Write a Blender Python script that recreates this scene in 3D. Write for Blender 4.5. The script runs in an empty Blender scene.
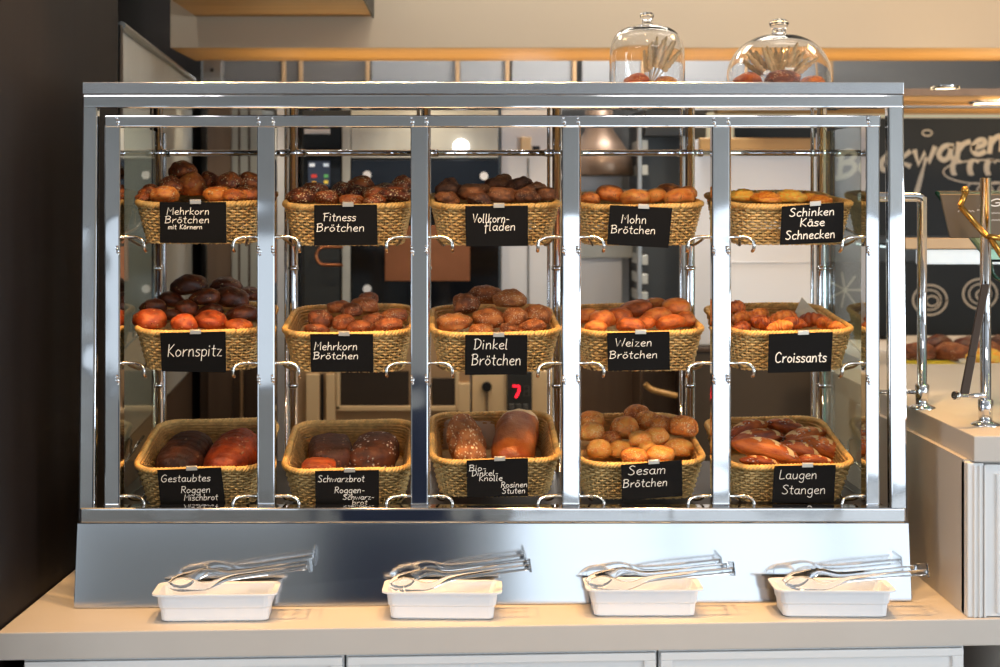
import bpy, bmesh, math, random
from mathutils import Vector, Matrix, noise
random.seed(7)
sc = bpy.context.scene
COL = sc.collection

# ------------------------------------------------------------------ frame of reference
D, F, CX, CY, ZC = 3.4, 1404.0, 464.0, 200.0, 1.62      # camera distance, focal length in px, principal point, eye height

def W(px, py, Y):
    s = (D + Y) / F
    return Vector(((px - CX) * s, Y, ZC - (py - CY) * s))

def Yf(px, py):        # plane of the cabinet's front: leans back a little and is turned by about a degree
    return -0.041 * (py - 82) / 431.0 + 0.058 * ((px - 82) / 822.0 - 0.5)

# ------------------------------------------------------------------ materials
MATS = {}
def nt(name):
    m = bpy.data.materials.new(name); m.use_nodes = True
    n = m.node_tree
    b = n.nodes['Principled BSDF']
    return m, n, b
def lin(c):
    return tuple(((x / 255.0) / 12.92 if x / 255.0 <= 0.04045 else ((x / 255.0 + 0.055) / 1.055) ** 2.4) for x in c) + (1.0,)
def mat(name, rgb, rough=0.5, metal=0.0, var=0.0, scale=8.0, stretch=(1, 1, 1), bump=0.0, coat=0.0, spec=None, emit=None):
    if name in MATS: return MATS[name]
    m, n, b = nt(name)
    c = lin(rgb)
    b.inputs['Base Color'].default_value = c
    b.inputs['Roughness'].default_value = rough
    b.inputs['Metallic'].default_value = metal
    if coat: b.inputs['Coat Weight'].default_value = coat
    if spec is not None: b.inputs['Specular IOR Level'].default_value = spec
    if emit:
        b.inputs['Emission Color'].default_value = c
        b.inputs['Emission Strength'].default_value = emit
    if var or bump:
        tc = n.nodes.new('ShaderNodeTexCoord'); mp = n.nodes.new('ShaderNodeMapping')
        mp.inputs['Scale'].default_value = stretch
        nz = n.nodes.new('ShaderNodeTexNoise'); nz.inputs['Scale'].default_value = scale; nz.inputs['Detail'].default_value = 4
        n.links.new(tc.outputs['Object'], mp.inputs['Vector']); n.links.new(mp.outputs['Vector'], nz.inputs['Vector'])
        if var:
            r = n.nodes.new('ShaderNodeValToRGB')
            r.color_ramp.elements[0].position = 0.3; r.color_ramp.elements[1].position = 0.7
            r.color_ramp.elements[0].color = tuple(x * (1 - var) for x in c[:3]) + (1,)
            r.color_ramp.elements[1].color = tuple(min(1, x * (1 + var)) for x in c[:3]) + (1,)
            n.links.new(nz.outputs['Fac'], r.inputs['Fac']); n.links.new(r.outputs['Color'], b.inputs['Base Color'])
        if bump:
            bp = n.nodes.new('ShaderNodeBump'); bp.inputs['Strength'].default_value = bump; bp.inputs['Distance'].default_value = 0.002
            n.links.new(nz.outputs['Fac'], bp.inputs['Height']); n.links.new(bp.outputs['Normal'], b.inputs['Normal'])
    MATS[name] = m
    return m
def glass(name, rgb=(255, 255, 255), rough=0.0, ior=1.45):
    if name in MATS: return MATS[name]
    m, n, b = nt(name)
    b.inputs['Base Color'].default_value = lin(rgb); b.inputs['Roughness'].default_value = rough
    b.inputs['Transmission Weight'].default_value = 1.0; b.inputs['IOR'].default_value = ior
    MATS[name] = m
    return m
def bread_mat(name, dark, mid, light, flour=0.0, flour_rgb=(225, 200, 165), fscale=26.0, rough=0.45, nscale=2.2):
    """crust: three browns mixed by noise, varying from roll to roll; optional seeds or flour as small spots with their own bump"""
    m, n, b = nt(name)
    N, L = n.nodes, n.links
    tc = N.new('ShaderNodeTexCoord'); oi = N.new('ShaderNodeObjectInfo')
    nz = N.new('ShaderNodeTexNoise'); nz.noise_dimensions = '4D'; nz.inputs['Scale'].default_value = nscale; nz.inputs['Detail'].default_value = 5
    mu = N.new('ShaderNodeMath'); mu.operation = 'MULTIPLY'; mu.inputs[1].default_value = 37.0
    L.new(oi.outputs['Random'], mu.inputs[0]); L.new(mu.outputs[0], nz.inputs['W']); L.new(tc.outputs['Object'], nz.inputs['Vector'])
    ad = N.new('ShaderNodeMath'); ad.operation = 'MULTIPLY_ADD'; ad.inputs[1].default_value = 0.32; ad.inputs[2].default_value = -0.16
    L.new(oi.outputs['Random'], ad.inputs[0])
    sm = N.new('ShaderNodeMath'); sm.operation = 'ADD'; L.new(nz.outputs['Fac'], sm.inputs[0]); L.new(ad.outputs[0], sm.inputs[1])
    r = N.new('ShaderNodeValToRGB'); e = r.color_ramp.elements
    e[0].position = 0.30; e[0].color = lin(dark); e[1].position = 0.72; e[1].color = lin(light)
    x = e.new(0.5); x.color = lin(mid)
    L.new(sm.outputs[0], r.inputs['Fac'])
    col = r.outputs['Color']
    b.inputs['Roughness'].default_value = rough
    fn = N.new('ShaderNodeTexNoise'); fn.inputs['Scale'].default_value = 14.0; fn.inputs['Detail'].default_value = 6
    L.new(tc.outputs['Object'], fn.inputs['Vector'])
    bp = N.new('ShaderNodeBump'); bp.inputs['Strength'].default_value = 0.5; bp.inputs['Distance'].default_value = 0.004
    L.new(fn.outputs['Fac'], bp.inputs['Height']); nrm = bp.outputs['Normal']
    if flour:
        vo = N.new('ShaderNodeTexVoronoi'); vo.inputs['Scale'].default_value = fscale * 0.085; L.new(tc.outputs['Object'], vo.inputs['Vector'])
        lt = N.new('ShaderNodeMath'); lt.operation = 'LESS_THAN'; lt.inputs[1].default_value = 0.30
        L.new(vo.outputs['Distance'], lt.inputs[0])
        pn = N.new('ShaderNodeTexNoise'); pn.inputs['Scale'].default_value = 1.6; pn.noise_dimensions = '4D'
        L.new(tc.outputs['Object'], pn.inputs['Vector']); L.new(mu.outputs[0], pn.inputs['W'])
        pr = N.new('ShaderNodeMapRange'); pr.inputs['From Min'].default_value = 0.60 - 0.40 * flour; pr.inputs['From Max'].default_value = 0.68 - 0.40 * flour
        L.new(pn.outputs['Fac'], pr.inputs['Value'])
        mm = N.new('ShaderNodeMath'); mm.operation = 'MULTIPLY'; L.new(lt.outputs[0], mm.inputs[0]); L.new(pr.outputs['Result'], mm.inputs[1])
        mx = N.new('ShaderNodeMix'); mx.data_type = 'RGBA'
        L.new(mm.outputs[0], mx.inputs['Factor']); L.new(col, mx.inputs['A']); mx.inputs['B'].default_value = lin(flour_rgb)
        col = mx.outputs['Result']
        b2 = N.new('ShaderNodeBump'); b2.inputs['Strength'].default_value = 0.8; b2.inputs['Distance'].default_value = 0.02
        L.new(mm.outputs[0], b2.inputs['Height']); L.new(nrm, b2.inputs['Normal']); nrm = b2.outputs['Normal']
    L.new(col, b.inputs['Base Color']); L.new(nrm, b.inputs['Normal'])
    return m

M_chrome = mat('chrome', (226, 227, 230), 0.06, 1.0, bump=0.9, scale=9)
M_chrome.node_tree.nodes['Noise Texture'].inputs['Detail'].default_value = 0.4
M_chrome2 = mat('satin_chrome', (212, 213, 216), 0.16, 1.0, bump=0.06, scale=60, stretch=(1, 1, 30))
M_panel = mat('brushed_panel', (206, 209, 214), 0.12, 1.0, bump=0.03, scale=5)
M_wire = mat('steel_wire', (205, 203, 198), 0.15, 1.0)
M_steel = mat('kitchen_steel', (178, 178, 176), 0.34, 1.0, var=0.06, scale=5, stretch=(6, 6, .6))
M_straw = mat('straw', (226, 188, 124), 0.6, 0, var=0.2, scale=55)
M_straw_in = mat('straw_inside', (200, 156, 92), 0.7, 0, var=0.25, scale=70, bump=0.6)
M_rim = mat('straw_rim', (228, 182, 108), 0.55, 0, var=0.22, scale=60)
M_slate = mat('slate_board', (6, 6, 7), 0.6, 0, spec=0.15)
M_chalk = mat('chalk_pen', (236, 236, 232), 0.7)
M_tape = mat('clip_silver', (200, 198, 190), 0.3, 0.7)
M_white = mat('white_melamine', (236, 238, 242), 0.28)
M_counter = mat('counter_laminate', (196, 190, 183), 0.5, var=0.02, scale=6)
M_door = mat('white_lacquer', (226, 227, 228), 0.42)
M_dark_wall = mat('dark_wood', (23, 16, 14), 0.6, var=0.25, scale=3, stretch=(8, 8, .4), spec=0.25)
M_cream = mat('cream_paint', (206, 186, 160), 0.6)
M_woodlt = mat('light_wood', (196, 150, 88), 0.5, var=0.12, scale=3, stretch=(.5, 6, 6))
M_black = mat('black_glass', (12, 13, 15), 0.08, 0, spec=0.5)
M_blackm = mat('black_matt', (20, 20, 21), 0.5)
M_glass = glass('clear_glass')
M_plastic = glass('clear_plastic', (252, 252, 252), 0.02, 1.18)
M_gpane = glass('green_tinted_glass', (225, 240, 232), 0.0, 1.45)

# ------------------------------------------------------------------ mesh helpers
def newbm(): return bmesh.new()
def merge(dst, src):
    me = bpy.data.meshes.new('tmp'); src.to_mesh(me); src.free(); dst.from_mesh(me); bpy.data.meshes.remove(me)
def hexa(bm, c, bev=0.0, seg=2, mi=0):
    """box from 8 corners: front BL,BR,TR,TL then back BL,BR,TR,TL"""
    t = bmesh.new(); v = [t.verts.new(p) for p in c]
    for q in ((0, 1, 2, 3), (5, 4, 7, 6), (4, 0, 3, 7), (1, 5, 6, 2), (3, 2, 6, 7), (4, 5, 1, 0)):
        t.faces.new([v[i] for i in q])
    bmesh.ops.recalc_face_normals(t, faces=t.faces)
    if bev: bmesh.ops.bevel(t, geom=list(t.edges), offset=bev, segments=seg, affect='EDGES', profile=0.6)
    for f in t.faces: f.material_index = mi
    merge(bm, t)
def box(bm, x0, x1, y0, y1, z0, z1, bev=0.0, seg=2, mi=0):
    hexa(bm, [(x0, y0, z0), (x1, y0, z0), (x1, y0, z1), (x0, y0, z1), (x0, y1, z0), (x1, y1, z0), (x1, y1, z1), (x0, y1, z1)], bev, seg, mi)
def pbox(bm, x0, y0, x1, y1, o0, o1, bev=0.0, seg=2, mi=0, yf=None):
    """box whose face fills the given rectangle as seen on the cabinet front (offset o0), reaching back to offset o1"""
    f = yf or Yf
    fr = [W(x, y, f(x, y) + o0) for x, y in ((x0, y1), (x1, y1), (x1, y0), (x0, y0))]
    hexa(bm, fr + [p + Vector((0, o1 - o0, 0)) for p in fr], bev, seg, mi)
def qbox(bm, q, Y, depth, bev=0.0, seg=1, mi=0):
    """box with any quadrilateral face (TL,TR,BR,BL in photo points) at distance Y"""
    fr = [W(q[i][0], q[i][1], Y) for i in (3, 2, 1, 0)]
    hexa(bm, fr + [p + Vector((0, depth, 0)) for p in fr], bev, seg, mi)
def rbox(bm, x0, y0, x1, y1, Y, depth, bev=0.0, seg=1, mi=0):
    qbox(bm, ((x0, y0), (x1, y0), (x1, y1), (x0, y1)), Y, depth, bev, seg, mi)
def tube(bm, pts, r, seg=8, closed=False, mi=0, caps=True, flat=None):
    pts = [Vector(p) for p in pts]; n = len(pts); rings = []
    up0 = Vector((0.03, 0.02, 1)).normalized()
    prev = None
    for i in range(n):
        a = pts[i - 1] if (i > 0 or closed) else pts[i]
        b = pts[(i + 1) % n] if (i < n - 1 or closed) else pts[i]
        t = (b - a).normalized()
        if prev is None:
            u = up0 if abs(t.dot(up0)) < 0.95 else Vector((1, 0, 0.05))
            s = t.cross(u).normalized()
        else:
            s = (prev - t * prev.dot(t))
            s = s.normalized() if s.length > 1e-6 else t.orthogonal().normalized()
        prev = s; u = s.cross(t)
        rr = r[i] if isinstance(r, (list, tuple)) else r
        f = flat or 1.0
        rings.append([bm.verts.new(pts[i] + s * (math.cos(2 * math.pi * k / seg) * rr) + u * (math.sin(2 * math.pi * k / seg) * rr * f)) for k in range(seg)])
    m = n if closed else n - 1
    for i in range(m):
        A, B = rings[i], rings[(i + 1) % n]
        for k in range(seg):
            f = bm.faces.new((A[k], B[k], B[(k + 1) % seg], A[(k + 1) % seg])); f.smooth = True; f.material_index = mi
    if caps and not closed:
        for R in (rings[0][::-1], rings[-1]):
            f = bm.faces.new(R); f.material_index = mi
def bend(pts, r=0.012, n=4):
    """round the corners of a polyline"""
    pts = [Vector(p) for p in pts]; out = [pts[0]]
    for i in range(1, len(pts) - 1):
        a, b, c = pts[i - 1], pts[i], pts[i + 1]
        d1 = min(r, (a - b).length * .45); d2 = min(r, (c - b).length * .45)
        p, q = b + (a - b).normalized() * d1, b + (c - b).normalized() * d2
        for k in range(n + 1):
            t = k / n; out.append(p * (1 - t) ** 2 + b * 2 * t * (1 - t) + q * t * t)
    out.append(pts[-1]); return out
def lathe(bm, prof, c=(0, 0, 0), seg=40, mi=0, close=False):
    c = Vector(c); rings = []
    for r, z in prof:
        if r < 1e-6: rings.append([bm.verts.new(c + Vector((0, 0, z)))])
        else: rings.append([bm.verts.new(c + Vector((r * math.cos(2 * math.pi * k / seg), r * math.sin(2 * math.pi * k / seg), z))) for k in range(seg)])
    pairs = list(zip(rings, rings[1:])) + ([(rings[-1], rings[0])] if close else [])
    for A, B in pairs:
        for k in range(seg):
            k2 = (k + 1) % seg
            if len(A) == 1 and len(B) == 1: continue
            if len(A) == 1: f = bm.faces.new((A[0], B[k2], B[k]))
            elif len(B) == 1: f = bm.faces.new((A[k], A[k2], B[0]))
            else: f = bm.faces.new((A[k], A[k2], B[k2], B[k]))
            f.smooth = True; f.material_index = mi
def ball(bm, c, r, nu=16, nv=10, fn=None, mi=0):
    c = Vector(c); rx, ry, rz = r if isinstance(r, (tuple, list)) else (r, r, r)
    rows = []
    for j in range(nv + 1):
        th = math.pi * j / nv
        row = []
        for i in range(nu if 0 < j < nv else 1):
            ph = 2 * math.pi * i / nu
            d = Vector((math.sin(th) * math.cos(ph), math.sin(th) * math.sin(ph), math.cos(th)))
            p = fn(d) if fn else d
            row.append(bm.verts.new(c + Vector((p.x * rx, p.y * ry, p.z * rz))))
        rows.append(row)
    for j in range(nv):
        A, B = rows[j], rows[j + 1]
        for i in range(nu):
            i2 = (i + 1) % nu
            if len(A) == 1: f = bm.faces.new((A[0], B[i], B[i2]))
            elif len(B) == 1: f = bm.faces.new((A[i], B[0], A[i2]))
            else: f = bm.faces.new((A[i], B[i], B[i2], A[i2]))
            f.smooth = True; f.material_index = mi

ORG = {}
def obj(name, bm, mats, parent=None, base=True):
    me = bpy.data.meshes.new(name)
    bm.normal_update()
    o = bpy.data.objects.new(name, me); COL.objects.link(o)
    if parent is not None:
        org = ORG[parent.name]; o.parent = parent
        bmesh.ops.translate(bm, verts=bm.verts, vec=-org); ORG[o.name] = org.copy()
    else:
        vs = [v.co for v in bm.verts]
        lo = Vector([min(v[i] for v in vs) for i in range(3)]); hi = Vector([max(v[i] for v in vs) for i in range(3)])
        org = Vector(((lo.x + hi.x) / 2, (lo.y + hi.y) / 2, lo.z))
        bmesh.ops.translate(bm, verts=bm.verts, vec=-org); o.location = org; ORG[o.name] = org
    bm.to_mesh(me); bm.free()
    for m in (mats if isinstance(mats, (list, tuple)) else [mats]): me.materials.append(m)
    return o
def tag(o, label, cat, group=None):
    o['label'] = label; o['category'] = cat
    if group: o['group'] = group
    return o
def thing(name, label, cat, loc, group=None):
    o = bpy.data.objects.new(name, None); COL.objects.link(o); o.location = loc; o.empty_display_size = 0.05
    ORG[o.name] = Vector(loc)
    return tag(o, label, cat, group)
def struct(name, bm, m):
    o = obj(name, bm, m); o['kind'] = 'structure'; return o
def place_mesh(name, me, parent=None):
    o = bpy.data.objects.new(name, me); COL.objects.link(o)
    if parent is not None: o.parent = parent
    return o
def mesh_of(name, bm, mats):
    me = bpy.data.meshes.new(name); bm.normal_update(); bm.to_mesh(me); bm.free()
    for m in (mats if isinstance(mats, (list, tuple)) else [mats]): me.materials.append(m)
    return me

# ------------------------------------------------------------------ handwriting: single strokes, x-height 10, capitals 18
G = {
 'a': '9|8,9 4,10 1,7 1,3 4,0 7,2 8,8;8,10 8,2 10,0', 'b': '9|1,18 1,0;1,6 4,10 8,8 8,3 5,0 1,1', 'c': '8|8,9 4,10 1,6 2,1 5,0 8,1',
 'd': '9|8,18 8,0;8,8 4,10 1,6 2,1 5,0 8,3', 'e': '8|1,5 7,6 7,9 4,10 1,7 1,3 4,0 8,1', 'f': '7|8,17 5,18 3,14 3,-6;0,9 7,10',
 'g': '9|8,9 4,10 1,7 1,3 4,0 8,3;8,10 8,-4 5,-7 1,-5', 'h': '9|1,18 1,0;1,6 4,10 7,9 8,0', 'i': '3|1,10 1,0;1,14 1,15.5',
 'k': '8|1,18 1,0;7,10 1,5 8,0', 'l': '4|1,18 1,1 3,0', 'm': '13|1,10 1,0;1,7 4,10 6,8 6,0;6,7 9,10 12,8 12,0',
 'n': '9|1,10 1,0;1,6 4,10 7,9 8,0', 'o': '9|4,10 1,7 1,3 4,0 8,3 8,7 4,10', 'p': '9|1,10 1,-7;1,7 4,10 8,8 8,3 5,0 1,2',
 'r': '7|1,10 1,0;1,5 4,9 7,10', 's': '7|7,9 3,10 1,7 6,4 6,1 3,0 0,1', 't': '6|3,16 3,2 6,0;0,11 6,11', 'u': '9|1,10 1,3 3,0 6,1 8,4;8,10 8,0',
 'w': '12|0,10 3,0 6,8 9,0 12,10', 'z': '8|1,10 7,10 1,0 8,0', 'ö': '9|4,10 1,7 1,3 4,0 8,3 8,7 4,10;3,13 3,15;6,13 6,15',
 'ä': '9|8,9 4,10 1,7 1,3 4,0 7,2 8,8;8,10 8,2 10,0;3,13 3,15;6,13 6,15',
 'B': '11|1,18 1,0;-1,16 5,18 9,15 7,11 2,10;2,10 8,9 10,5 7,1 0,0', 'M': '14|1,0 2,18 7,8 12,18 13,0', 'F': '10|2,18 2,0;-1,16 10,18;2,10 8,10',
 'V': '10|0,18 5,0 10,18', 'K': '10|1,18 1,0;9,18 1,8 10,0', 'S': '10|9,16 5,18 1,14 8,7 8,2 4,0 0,2', 'D': '12|2,18 2,0;0,17 6,18 11,13 10,5 5,0 1,0',
 'W': '16|0,18 4,0 8,14 12,0 16,18', 'C': '11|10,15 6,18 1,13 1,4 5,0 10,2', 'G': '12|10,16 6,18 1,13 1,4 5,0 10,2 10,8 6,8',
 'R': '10|1,18 1,0;0,17 6,18 9,14 7,10 1,9;4,9 10,0', 'L': '9|2,18 1,2 4,0 9,1', '-': '7|1,6 6,6', ' ': '7|'}
SMOOTH = set('abcdeghmnopsuröäBSDCGRLtfl')
def cr(p, n=4):
    if len(p) < 3: return p
    q = [p[0]] + p + [p[-1]]; out = []
    for i in range(1, len(q) - 2):
        a, b, c, d = q[i - 1:i + 3]
        for k in range(n):
            t = k / n
            out.append(tuple(0.5 * (2 * b[j] + (c[j] - a[j]) * t + (2 * a[j] - 5 * b[j] + 4 * c[j] - d[j]) * t * t + (3 * b[j] - a[j] - 3 * c[j] + d[j]) * t ** 3) for j in (0, 1)))
    return out + [p[-1]]
def strokes(text):
    x = 0; out = []
    for ch in text:
        w, body = G[ch].split('|')
        for s in body.split(';'):
            if not s: continue
            p = [tuple(float(v) for v in q.split(',')) for q in s.split()]
            if ch in SMOOTH: p = cr(p)
            out.append([(a + x + random.uniform(-.2, .2), b) for a, b in p])
        x += float(w) + 2.2
    return out, x - 2.2
def write(bm, text, x0, x1, base, cap, fn, wpx, slope=0.0, mi=0, curve=0.0):
    """pen strokes as thin raised ribbons; fn maps photo point to a place on the board's face"""
    st, w = strokes(text)
    sx, sy = (x1 - x0) / w, cap / 18.0
    for s in st:
        P = []
        for a, b in s:
            u = a / w
            px = x0 + a * sx + 0.10 * b * sx
            P.append(Vector((px, base - b * sy + slope * (px - x0) + curve * (u - .5) ** 2)))
        ribbon(bm, P, fn, wpx, mi)
RIB = [0]
def ribbon(bm, P, fn, wpx, mi=0):
    RIB[0] = (RIB[0] + 1) % 9; lift = Vector((0, -RIB[0] * (.00012 if wpx < 1.5 else .0004), 0))
    n = len(P); L = []
    for i in range(n):
        t = P[min(n - 1, i + 1)] - P[max(0, i - 1)]
        if t.length < 1e-6: t = Vector((1, 0))
        t.normalize(); nn = Vector((-t.y, t.x)) * wpx / 2
        q = P[i]
        if i == 0: q = q - t * wpx * .3
        if i == n - 1: q = q + t * wpx * .3
        L.append((bm.verts.new(fn(*(q + nn)) + lift), bm.verts.new(fn(*(q - nn)) + lift)))
    for a, b in zip(L, L[1:]):
        f = bm.faces.new((a[0], a[1], b[1], b[0])); f.material_index = mi

# ================================================================== ROOM
ZCT = 1.62 - (605 - 200) * (D - 0.06) / F          # worktop height
bm = newbm(); box(bm, -6, 6, -7.2, 6, -0.1, 0)
struct('floor', bm, mat('floor_tile', (150, 142, 132), 0.22, var=0.06, scale=3))
# dark panelled wall on the left, ending where the kitchen opens
XW = W(118, 0, 0.66).x
bm = newbm(); hexa(bm, [(-1.3, -.42, 0), (-1.052, -.42, 0), (-1.052, -.42, 3), (-1.3, -.42, 3), (-1.3, 0.66, 0), (XW, 0.66, 0), (XW, 0.66, 3), (-1.3, 0.66, 3)])
struct('wall_left', bm, M_dark_wall)
bm = newbm(); box(bm, -1.6, -1.31, 0.67, 3.6, 0, 3)
struct('wall_kitchen_left', bm, M_dark_wall)
bm = newbm(); box(bm, -1.5, 6, 3.7, 3.85, 0, 3.2)
struct('wall_back', bm, mat('grey_wall', (150, 148, 144), 0.6))
bm = newbm(); box(bm, -6, 6, 3.86, 3.9, 0, 3.2); box(bm, 5.9, 6, -7.2, 3.9, 0, .3); box(bm, 5.9, 6, -7.2, 3.9, 2.4, 3.2); box(bm, 5.9, 6, -7.2, -6.4, .3, 2.4); box(bm, 5.9, 6, -2.2, 3.9, .3, 2.4)  # opening in the right wall added for the side daylight fill
struct('wall_right', bm, mat('warm_wall', (205, 190, 168), 0.7))
bm = newbm(); box(bm, -6, -5.9, -7.2, -.42, 0, .3); box(bm, -6, -5.9, -7.2, -.42, 2.4, 3.2); box(bm, -6, -5.9, -7.2, -5.8, .3, 2.4); box(bm, -6, -5.9, -2.8, -.42, .3, 2.4); box(bm, -6, -1.31, -.42, -.32, 0, 3.2)  # opening in the left wall added for the left daylight fill
struct('wall_shop_left', bm, mat('dusk_wall', (120, 114, 106), 0.7))
# ceiling with square tiles
m, n, b = nt('ceiling_tile'); MATS['ceiling_tile'] = m
tc = n.nodes.new('ShaderNodeTexCoord'); br = n.nodes.new('ShaderNodeTexBrick')
br.offset = 0; br.inputs['Scale'].default_value = 1.0; br.inputs['Brick Width'].default_value = 0.6; br.inputs['Row Height'].default_value = 0.6
br.inputs['Mortar Size'].default_value = 0.012; br.inputs['Color1'].default_value = lin((205, 207, 210)); br.inputs['Color2'].default_value = lin((198, 201, 205)); br.inputs['Mortar'].default_value = lin((95, 95, 98))
n.links.new(tc.outputs['Object'], br.inputs['Vector']); n.links.new(br.outputs['Color'], b.inputs['Base Color']); b.inputs['Roughness'].default_value = 0.8
bm = newbm(); box(bm, -6, 6, -7.2, 3.9, 3.1, 3.2)
struct('ceiling', bm, m)
# shop front behind the camera: glazed openings let the daylight in
bm = newbm()
for x0, x1 in ((-6, -3.4), (-2.45, -2.3), (-.7, 0.75), (5.6, 6)): box(bm, x0, x1, -7.2, -7.0, 0, 3.1)
for x0, x1 in ((-3.4, -2.45), (-2.3, -.7), (.75, 5.6)): box(bm, x0, x1, -7.2, -7.0, 2.05, 3.1)
box(bm, -2.3, -.7, -7.2, -7.0, 0, 0.85)
struct('wall_front', bm, mat('shop_front_wall', (172, 170, 166), 0.7))
def window(n, x0, x1, z0, z1, k):
    bm = newbm(); w = 0.05
    for i in range(k + 1):
        x = x0 + (x1 - x0) * i / k; box(bm, x - w / 2, x + w / 2, -7.12, -7.02, z0, z1)
    box(bm, x0, x1, -7.12, -7.02, z0, z0 + w); box(bm, x0, x1, -7.12, -7.02, z1 - w, z1)
    struct('window_%d' % n, bm, mat('window_frame_grey', (120, 124, 130), 0.4))
window(1, 0.75, 5.6, 0.02, 2.05, 4); window(2, -3.4, -2.45, 0.02, 2.05, 1); window(3, -2.3, -.7, 0.85, 2.05, 2)
bm = newbm(); box(bm, -.52, .30, -5.3, -5.1, 0, .88)
struct('navy_stand_in', bm, mat('stand_in_navy', (34, 46, 74), 0.6))  # unseen stand-in for the blue-clad person behind the camera, added for its reflection

# soffit over the kitchen opening: cream face, lit wooden underside
YS0, YS1 = 1.85, 2.34
xl = W(170, 0, YS0).x
zs0 = W(0, 48, YS0).z
bm = newbm(); box(bm, xl, 4.6, YS0, YS1, zs0, 2.9, 0.004)
for f in bm.faces: f.material_index = 1 if f.normal.z < -0.8 else 0
struct('trim_1', bm, [M_cream, M_woodlt])
# higher box nearer the wall
bm = newbm(); a, c = W(168, -2, 1.35), W(363, -2, 1.35)
box(bm, a.x, c.x, 1.35, YS0 - .02, a.z, 2.9, 0.004)
for f in bm.faces: f.material_index = 1 if f.normal.z < -0.8 else 0
struct('trim_2', bm, [M_cream, M_woodlt])
bm = newbm(); box(bm, c.x, c.x + 0.007, 1.33, YS0 - .02, a.z - .005, 2.9)
struct('trim_3', bm, M_blackm)

# ================================================================== FRONT COUNTER
ye = lambda x: -0.275 + (x + 1.03) * 0.047         # the front edge runs slightly out of square
def slab(bm, x0, x1, z0, z1, yo0, yo1, bev=0.003, mi=0):
    hexa(bm, [(x0, ye(x0) + yo0, z0), (x1, ye(x1) + yo0, z0), (x1, ye(x1) + yo0, z1), (x0, ye(x0) + yo0, z1),
              (x0, yo1, z0), (x1, yo1, z0), (x1, yo1, z1), (x0, yo1, z1)], bev, 2, mi)
bm = newbm()
hexa(bm, [(x, y, z) for z, zz in ((0, 0),) for x, y, z in ((-1.040, ye(-1.04), ZCT - .062), (1.262, ye(1.262), ZCT - .062), (1.262, ye(1.262), ZCT), (-1.040, ye(-1.04), ZCT),
          (-.992, .75, ZCT - .062), (1.262, .75, ZCT - .062), (1.262, .75, ZCT), (-.992, .75, ZCT))], .003)
tag(obj('countertop', bm, M_counter), 'long pale counter worktop carrying the bread case and white trays', 'worktop')
XD = [W(x, 655, -0.23).x for x in (6, 345, 660, 976)]
for i, lab in enumerate(('white counter cupboard below the two tongs trays beside the dark wall', 'white counter cupboard under the middle of the bread case',
                         'white counter cupboard beside the tall white end post')):
    x0, x1 = max(XD[i] + .002, -.985), XD[i + 1] - .002
    t = thing('counter_cupboard', lab, 'cupboard', ((x0 + x1) / 2, -0.2, 0.08), 'white cupboards under the counter')
    bm = newbm(); slab(bm, x0, x1, 0.08, ZCT - 0.064, 0.016, 0.7); obj('body', bm, M_door, t)
    d = newbm(); z0, z1, w = 0.12, ZCT - 0.068, 0.03
    e = lambda a, b, c, f, o: hexa(d, [(a, ye(a) + o, c), (b, ye(b) + o, c), (b, ye(b) + o, f), (a, ye(a) + o, f), (a, ye(a) + .03, c), (b, ye(b) + .03, c), (b, ye(b) + .03, f), (a, ye(a) + .03, f)], .002, 2)
    e(x0 + w * .8, x1 - w * .8, z0 + w * .8, z1 - .016, .010)
    e(x0 + .004, x1 - .004, z1 - .018, z1, .004); e(x0 + .004, x1 - .004, z0, z0 + w, .004); e(x0 + .004, x0 + w, z0 + w, z1 - .018, .004); e(x1 - w, x1 - .004, z0 + w, z1 - .018, .004)
    obj('door', d, M_door, t)

# ================================================================== RIGHT RAISED COUNTER
YR = -0.17
xr = W(974, 0, YR).x; zr = W(0, 436, YR).z; zr0 = W(0, 462, YR).z
t = thing('raised_counter', 'high cream service counter standing beside the bread case', 'counter', (2.0, 0.3, 0))
bm = newbm(); box(bm, xr, 3.6, YR, 1.25, zr0, zr, 0.003); obj('countertop', bm, M_counter, t)
bm = newbm(); box(bm, xr - .012, 1.264, YR + .03, .745, ZCT + .001, zr0); box(bm, 1.266, 3.6, YR + .03, 1.2, 0.0, zr0); obj('body', bm, M_counter, t)
xp = W(985, 0, YR).x
bm = newbm(); box(bm, xr - .012, xp, YR + .008, YR + .05, ZCT + .001, zr0 - .004, 0.003)
for i in range(3): box(bm, xr + .002 + i * .012, xr + .006 + i * .012, YR + .004, YR + .02, ZCT + .001, zr0 - .01, 0.001)
obj('pilaster', bm, M_door, t)
bm = newbm(); box(bm, max(xp + .004, 1.2), xp + .5, YR + .012, YR + .03, ZCT + .002, zr0 - .008, .002)
box(bm, xp + .03, xp + .47, YR + .006, YR + .02, ZCT + .01, zr0 - .03, .003); obj('door', bm, M_door, t)

# ================================================================== BREAD DISPLAY CABINET
POST = [266, 419.5, 571, 721]
cab = thing('bread_display_case', 'large chrome self-service bread display case with fifteen open bays', 'display case', W(494, 605, 0.2))
cab.location.z = ZCT; ORG[cab.name] = Vector(cab.location)
bm = newbm(); pbox(bm, 82, 82, 904, 94, 0, 0.62, 0.002)
obj('top_lid', bm, M_chrome2, cab)
bm = newbm()
pbox(bm, 82, 94.3, 904, 108, 0.0, 0.03, 0.005, 3); pbox(bm, 79.5, 508, 906.5, 523, -0.002, 0.03, 0.005, 3)
for xa, xb, xc, xd in ((82, 97, 78, 94), (888, 904, 891, 908)):
    q = [W(x, y, Yf(x, y) + .001) for x, y in ((xc, 522), (xd, 522), (xb, 95), (xa, 95))]
    hexa(bm, q + [p + Vector((0, .03, 0)) for p in q], 0.005, 3)
obj('outer_frame', bm, M_chrome, cab)
bm = newbm()
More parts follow.
